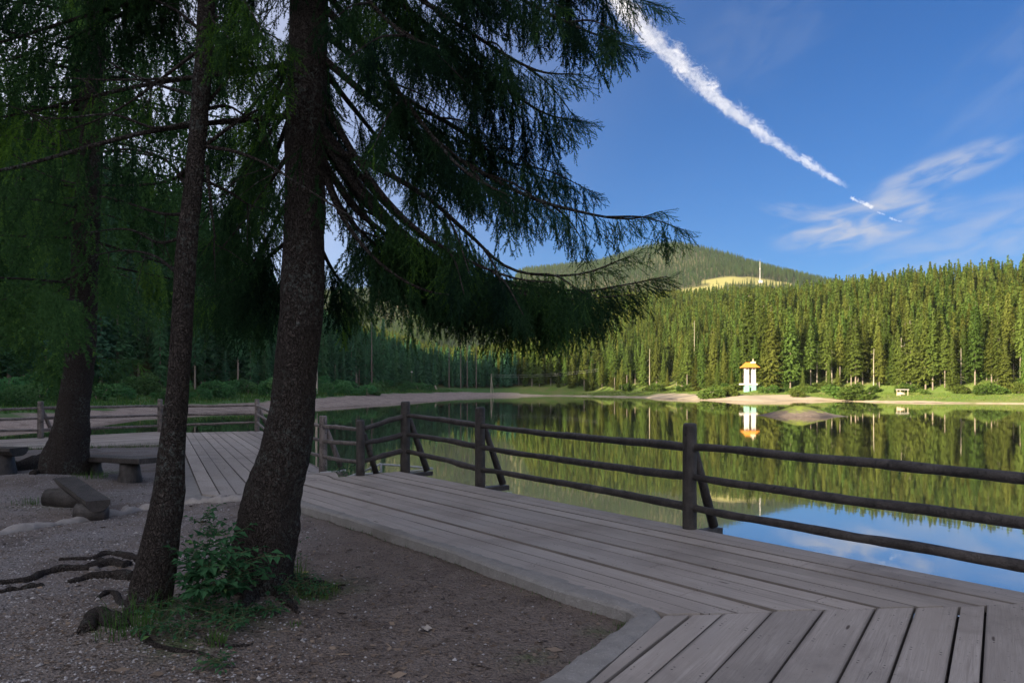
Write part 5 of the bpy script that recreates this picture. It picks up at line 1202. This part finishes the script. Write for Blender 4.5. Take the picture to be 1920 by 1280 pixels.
# hipped roof with flared eaves
mb = MB(); ze, zr = H_(688), H_(679); x0, x1 = tw.x + mx(1390), tw.x + mx(1421.5); yd = 1.9
eave = [(x0, tw.y - yd, ze), (x1, tw.y - yd, ze), (x1, tw.y + yd, ze), (x0, tw.y + yd, ze)]; midr = [(x0 + .7, tw.y - yd * .62, ze + (zr - ze) * .35), (x1 - .7, tw.y - yd * .62, ze + (zr - ze) * .35), (x1 - .7, tw.y + yd * .62, ze + (zr - ze) * .35), (x0 + .7, tw.y + yd * .62, ze + (zr - ze) * .35)]; rid = [(x0 + 1.5, tw.y - .12, zr), (x1 - 1.5, tw.y - .12, zr), (x1 - 1.5, tw.y + .12, zr), (x0 + 1.5, tw.y + .12, zr)]; low_ = [(x, y, z - .18) for x, y, z in eave]
fs = [(8, 9, 10, 11), (15, 14, 13, 12)]
for k_ in range(4): fs += [(k_, (k_ + 1) % 4, 4 + (k_ + 1) % 4, 4 + k_), (4 + k_, 4 + (k_ + 1) % 4, 8 + (k_ + 1) % 4, 8 + k_), (12 + k_, 12 + (k_ + 1) % 4, (k_ + 1) % 4, k_)]
mb.add(eave + midr + rid + low_, fs); rf = mb.build('roof', M_ROOF, rt)
mb = MB(); cx_ = tw.x + mx(1411)
mb.box((cx_, tw.y - .6, H_(680)), 8 * PXM, .8, 3 * PXM)
for dx_, hh in ((-4, 3), (-2, 4), (0, 9), (2, 4), (4, 4)): mb.tube([(cx_ + dx_ * PXM, tw.y - .6, H_(681)), (cx_ + dx_ * PXM, tw.y - .6, H_(681) + hh * PXM * .7), (cx_ + dx_ * PXM, tw.y - .6, H_(681) + hh * PXM)], [.22, .16, .03], 6)
mb.build('roof_ornament', M_CROSS, rf, org=(tw.x, tw.y, tw.z))
# small timber shelter right of it
shp = at(1692, 726, 214); sz_ = tz(shp.x, shp.y); rt = empty('shelter', (shp.x, shp.y, sz_), 'small open shelter with a pale flat roof at the edge of the far forest', 'shelter')
mb = MB(); mb.box((shp.x, shp.y, sz_ + 1.75), 2.7, 2.2, .16); mb.build('roof', M_WHITE, rt)
for dx_, dy_ in ((-1.1, -.9), (1.1, -.9), (1.1, .9), (-1.1, .9)): mb = MB(); mb.tube([(shp.x + dx_, shp.y + dy_, sz_ - .2), (shp.x + dx_, shp.y + dy_, sz_ + 1.67)], .07, 8); mb.build('post', M_CROSS, rt)
mb = MB(); mb.box((shp.x, shp.y + .95, sz_ + .55), 2.1, .07, .9); mb.build('back_panel', M_CROSS, rt)
mb = MB(); mb.box((shp.x, shp.y + .5, sz_ + .42), 1.8, .35, .06); mb.build('bench', M_CROSS, rt)
# radio mast on the mountain meadow
mxx, myy = ray_ground(1425, 531); mz = tz(mxx, myy); hh = 40 / F * myy; rt = empty('radio_mast', (mxx, myy, mz), 'slim lattice radio mast with a white hut on the mountain meadow', 'mast')
M_STEEL = mat_plain('grey_steel', (.5, .48, .46), .5, .1); mb = MB(); ww = .9
for q in range(3):
    an = q * 2.094; mb.tube([(mxx + math.cos(an) * ww, myy + math.sin(an) * ww, mz - 1), (mxx + math.cos(an) * ww * .35, myy + math.sin(an) * ww * .35, mz + hh)], .22, 5)
for q in range(16):
    u0, u1 = q / 16, (q + 1) / 16; 
    for a_ in range(3):
        r0_, r1_ = ww * (1 - .65 * u0), ww * (1 - .65 * u1); t0, t1 = a_ * 2.094, (a_ + 1) * 2.094; mb.tube([(mxx + math.cos(t0) * r0_, myy + math.sin(t0) * r0_, mz + hh * u0), (mxx + math.cos(t1) * r1_, myy + math.sin(t1) * r1_, mz + hh * u1)], .1, 4)
mb.build('lattice', M_STEEL, rt); mb = MB(); mb.tube([(mxx, myy, mz + hh * .62), (mxx, myy, mz + hh * .7)], .9, 10); mb.tube([(mxx, myy, mz + hh), (mxx, myy, mz + hh * 1.12)], .1, 5); mb.build('antenna', M_WHITE, rt)
mb = MB(); mb.box((mxx, myy - 3, mz + 1.6), 8., 4., 4.4); ht = mb.build('hut', M_WHITE, rt); mb = MB(); mb.add([(mxx - 4.4, myy - 5.4, mz + 3.7), (mxx + 4.4, myy - 5.4, mz + 3.7), (mxx + 4.4, myy - .6, mz + 3.7), (mxx - 4.4, myy - .6, mz + 3.7), (mxx - 4.4, myy - 3, mz + 5.2), (mxx + 4.4, myy - 3, mz + 5.2)], [(0, 1, 5, 4), (2, 3, 4, 5), (0, 4, 3), (1, 2, 5), (3, 2, 1, 0)]); mb.build('hut_roof', M_STEEL, ht, org=(mxx, myy, mz))
# tripod of pale poles, carved stump and notice board on the shaded bank
tp0 = at(921, 745, ray_shore(921, 7, 200)); gz0 = tz(tp0.x, tp0.y); rt = empty('cable_trestle', (tp0.x, tp0.y, gz0), 'trestle of three pale poles at the end of the shaded bank', 'trestle')
ap = at(921, 702, tp0.y)
for dx_, dy_ in ((-.3, -.6), (1.1, .5), (.15, .9)): mb = MB(); mb.tube([ap + Vector((dx_ * -.05, 0, .3)), Vector((tp0.x + dx_, tp0.y + dy_, gz0 - .3))], [.07, .1], 8); mb.build('pole', M_SNAG, rt)
cb_ = Vector((40, 345, 12.5)); mb = MB(); n_ = 24
for dz_ in (0, -.9): mb.tube([ap.lerp(cb_, s) + Vector((0, 0, dz_ - 1.2 * math.sin(math.pi * s))) for s in np.linspace(0, 1, n_)], .016, 4)
tag(mb.build('overhead_cable', M_STEEL, org=tuple(ap)), 'pair of thin cables strung across the lake inlet', 'cable')
sp0 = at(818, 728, ray_shore(818, 27)); sz0 = tz(sp0.x, sp0.y); rt = empty('carved_stump', (sp0.x, sp0.y, sz0), 'pale leaning carved stump on the grass of the shaded bank', 'stump')
mb = MB(); mb.tube([(sp0.x, sp0.y, sz0 - .3), (sp0.x - .15, sp0.y, sz0 + .9), (sp0.x - .45, sp0.y, sz0 + 1.7), (sp0.x - .6, sp0.y, sz0 + 2.1)], [.45, .36, .3, .16], 10, .25, 2.); mb.build('trunk', M_SNAG, rt, smooth=True)
mb = MB(); mb.tube([(sp0.x + .2, sp0.y - .1, sz0 - .2), (sp0.x + .65, sp0.y - .2, sz0 + .8)], [.16, .05], 7, .2, 3.); mb.build('branch', M_SNAG, rt)
nb0 = at(772, 697, ray_shore(772, 33)); nz0 = tz(nb0.x, nb0.y); rt = empty('notice_board', (nb0.x, nb0.y, nz0), 'small white notice board on a post in the dark forest edge', 'sign'); mb = MB(); mb.box((nb0.x, nb0.y, nb0.z), .75, .05, .62); mb.build('board', M_WHITE, rt)
mb = MB(); mb.box((nb0.x, nb0.y - .03, nb0.z - .02), .5, .012, .1); mb.build('printed_line', mat_plain('board_print', (.2, .22, .25)), rt)
mb = MB(); mb.tube([(nb0.x, nb0.y + .08, nz0 - .3), (nb0.x, nb0.y + .08, nb0.z + .25)], .06, 8); mb.build('post', M_BARKFAR, rt)
M_BROWN = mat_plain('brown_trunk', (.13, .10, .085), .9, .3, 3.)
def lone_trunk(px, Yd, h, r, label, mat):
    x = (px - 960) / F * Yd; o = pole_mesh(h, r, int(px), 5, 14).build('dead_tree', mat, smooth=True); o.location = (x, Yd, tz(x, Yd)); tag(o, label, 'dead tree')
lone_trunk(593, ray_shore(593, 22), 22, .42, 'pale grey trunk on the bank seen just beside the thick leaning spruce', M_SNAG)
for px, dd_ in ((697, 31), (864, 33), (876, 35), (893, 32), (842, 36)):
    Yd = ray_shore(px, dd_)
    x = (px - 960) / F * Yd; o = pole_mesh(24, .3, int(px), 8).build('dead_tree', M_BROWN, smooth=True); o.location = (x, Yd, tz(x, Yd)); tag(o, 'tall bare brown trunk at the forest edge of the shaded bank', 'dead tree', 'bare trunks on the shaded bank')

# ---------------------------------------------------------------- contrail: a real body of ice cloud high above the mountain
YC = 3000.
def contrail(p0, p1, bow, w0, w1, dens, label):
    """a body of ice cloud between two points; its own x axis runs along it, density fades from the axis outwards"""
    a, b = at(*p0, YC + (p0[0] - 1400) * 1.2), at(*p1, YC + (p1[0] - 1400) * 1.2); L = (b - a).length; X_ = (b - a).normalized(); Z_ = Vector((0, 1, 0)); Z_ = (Z_ - X_ * Z_.dot(X_)).normalized(); Y_ = Z_.cross(X_)
    k = bow / F * YC; r0, r1 = w0 / F * YC, w1 / F * YC
    m, t, out = new_mat('ice_cloud'); oc = t.objc(); sx = t.new('ShaderNodeSeparateXYZ'); t.l.new(oc, sx.inputs[0]); u = t.math('DIVIDE', sx.outputs[0], L)
    yc = t.math('MULTIPLY', t.math('MULTIPLY', u, t.math('SUBTRACT', 1., u)), 4 * k); w = t.math('ADD', r0, t.math('MULTIPLY', u, r1 - r0)); dy = t.math('SUBTRACT', sx.outputs[1], yc)
    big_ = t.noise(.010, 3, .5, oc); w = t.math('MULTIPLY', w, t.math('ADD', .55, t.math('MULTIPLY', big_, .9)))
    # one side is torn into wisps, the other is firm
    dy = t.math('MULTIPLY', dy, t.ramp(dy, -1., 1., 1.35 if Y_.z > 0 else .8, .8 if Y_.z > 0 else 1.35, False))
    r = t.math('DIVIDE', t.math('SQRT', t.math('ADD', t.math('MULTIPLY', dy, dy), t.math('MULTIPLY', sx.outputs[2], sx.outputs[2]))), w)
    n1 = t.noise(.024, 6, .68, t.scalev(oc, (.6, 1, 1)), 1.2); n2 = t.noise(.09, 4, .65, oc, .6)
    nn = t.math('ADD', t.math('MULTIPLY', n1, .65), t.math('MULTIPLY', n2, .35)); f = t.math('SUBTRACT', t.math('ADD', t.math('MULTIPLY', t.math('SUBTRACT', nn, .5), 2.6), .80), t.math('MULTIPLY', r, .52))
    ends = t.math('MULTIPLY', t.ramp(u, 0., .03), t.ramp(u, 1., .93))
    v = t.new('ShaderNodeVolumePrincipled'); v.inputs['Color'].default_value = (1, 1, 1, 1); t.put(v.inputs['Density'], t.math('MULTIPLY', t.math('MULTIPLY', t.ramp(f, .36, .70), ends), dens)); v.inputs['Anisotropy'].default_value = .0
    t.l.new(v.outputs[0], out.inputs['Volume'])
    mb = MB(); n_ = 30; mb.tube([(L * q, 4 * k * q * (1 - q), 0) for q in np.linspace(0, 1, n_)], [(r0 + (r1 - r0) * q) * 1.7 for q in np.linspace(0, 1, n_)], 14)
    o = mb.build('contrail', m, org=(0, 0, 0), smooth=True); from mathutils import Matrix
    M = Matrix((X_, Y_, Z_)).transposed().to_4x4(); M.translation = a; o.matrix_world = M; tag(o, label, 'contrail')
    return Y_
def bow_sign(px): return -px     # the trail sags below the straight line between its ends
contrail((1130, -20), (1594, 353), 28, 25, 7, .014, 'long white vapour trail fading down across the blue sky')
contrail((1594, 371), (1638, 390), 1, 5, 4, .024, 'short white streak below the end of the long vapour trail')
contrail((1644, 398), (1660, 403), 0, 3, 3, .016, 'faint smallest white puff between two streaks of the vapour trail')
contrail((1667, 409), (1691, 417), 0, 4, 3, .018, 'lowest white streak of the broken vapour trail above the cirrus')
S.cycles.volume_step_rate = .15; S.cycles.volume_max_steps = 256

# ---------------------------------------------------------------- air: far things fade a little
m, t, out = new_mat('valley_haze'); v = t.new('ShaderNodeVolumePrincipled'); v.inputs['Color'].default_value = (.8, .88, 1., 1); v.inputs['Density'].default_value = .00004; v.inputs['Anisotropy'].default_value = .2; t.l.new(v.outputs[0], out.inputs['Volume'])
mb = MB(); mb.box((0, 1000, 270), 5200, 5400, 548); o = mb.build('haze', m); tag(o, 'thin pale air haze filling the valley', 'haze', kind='stuff')
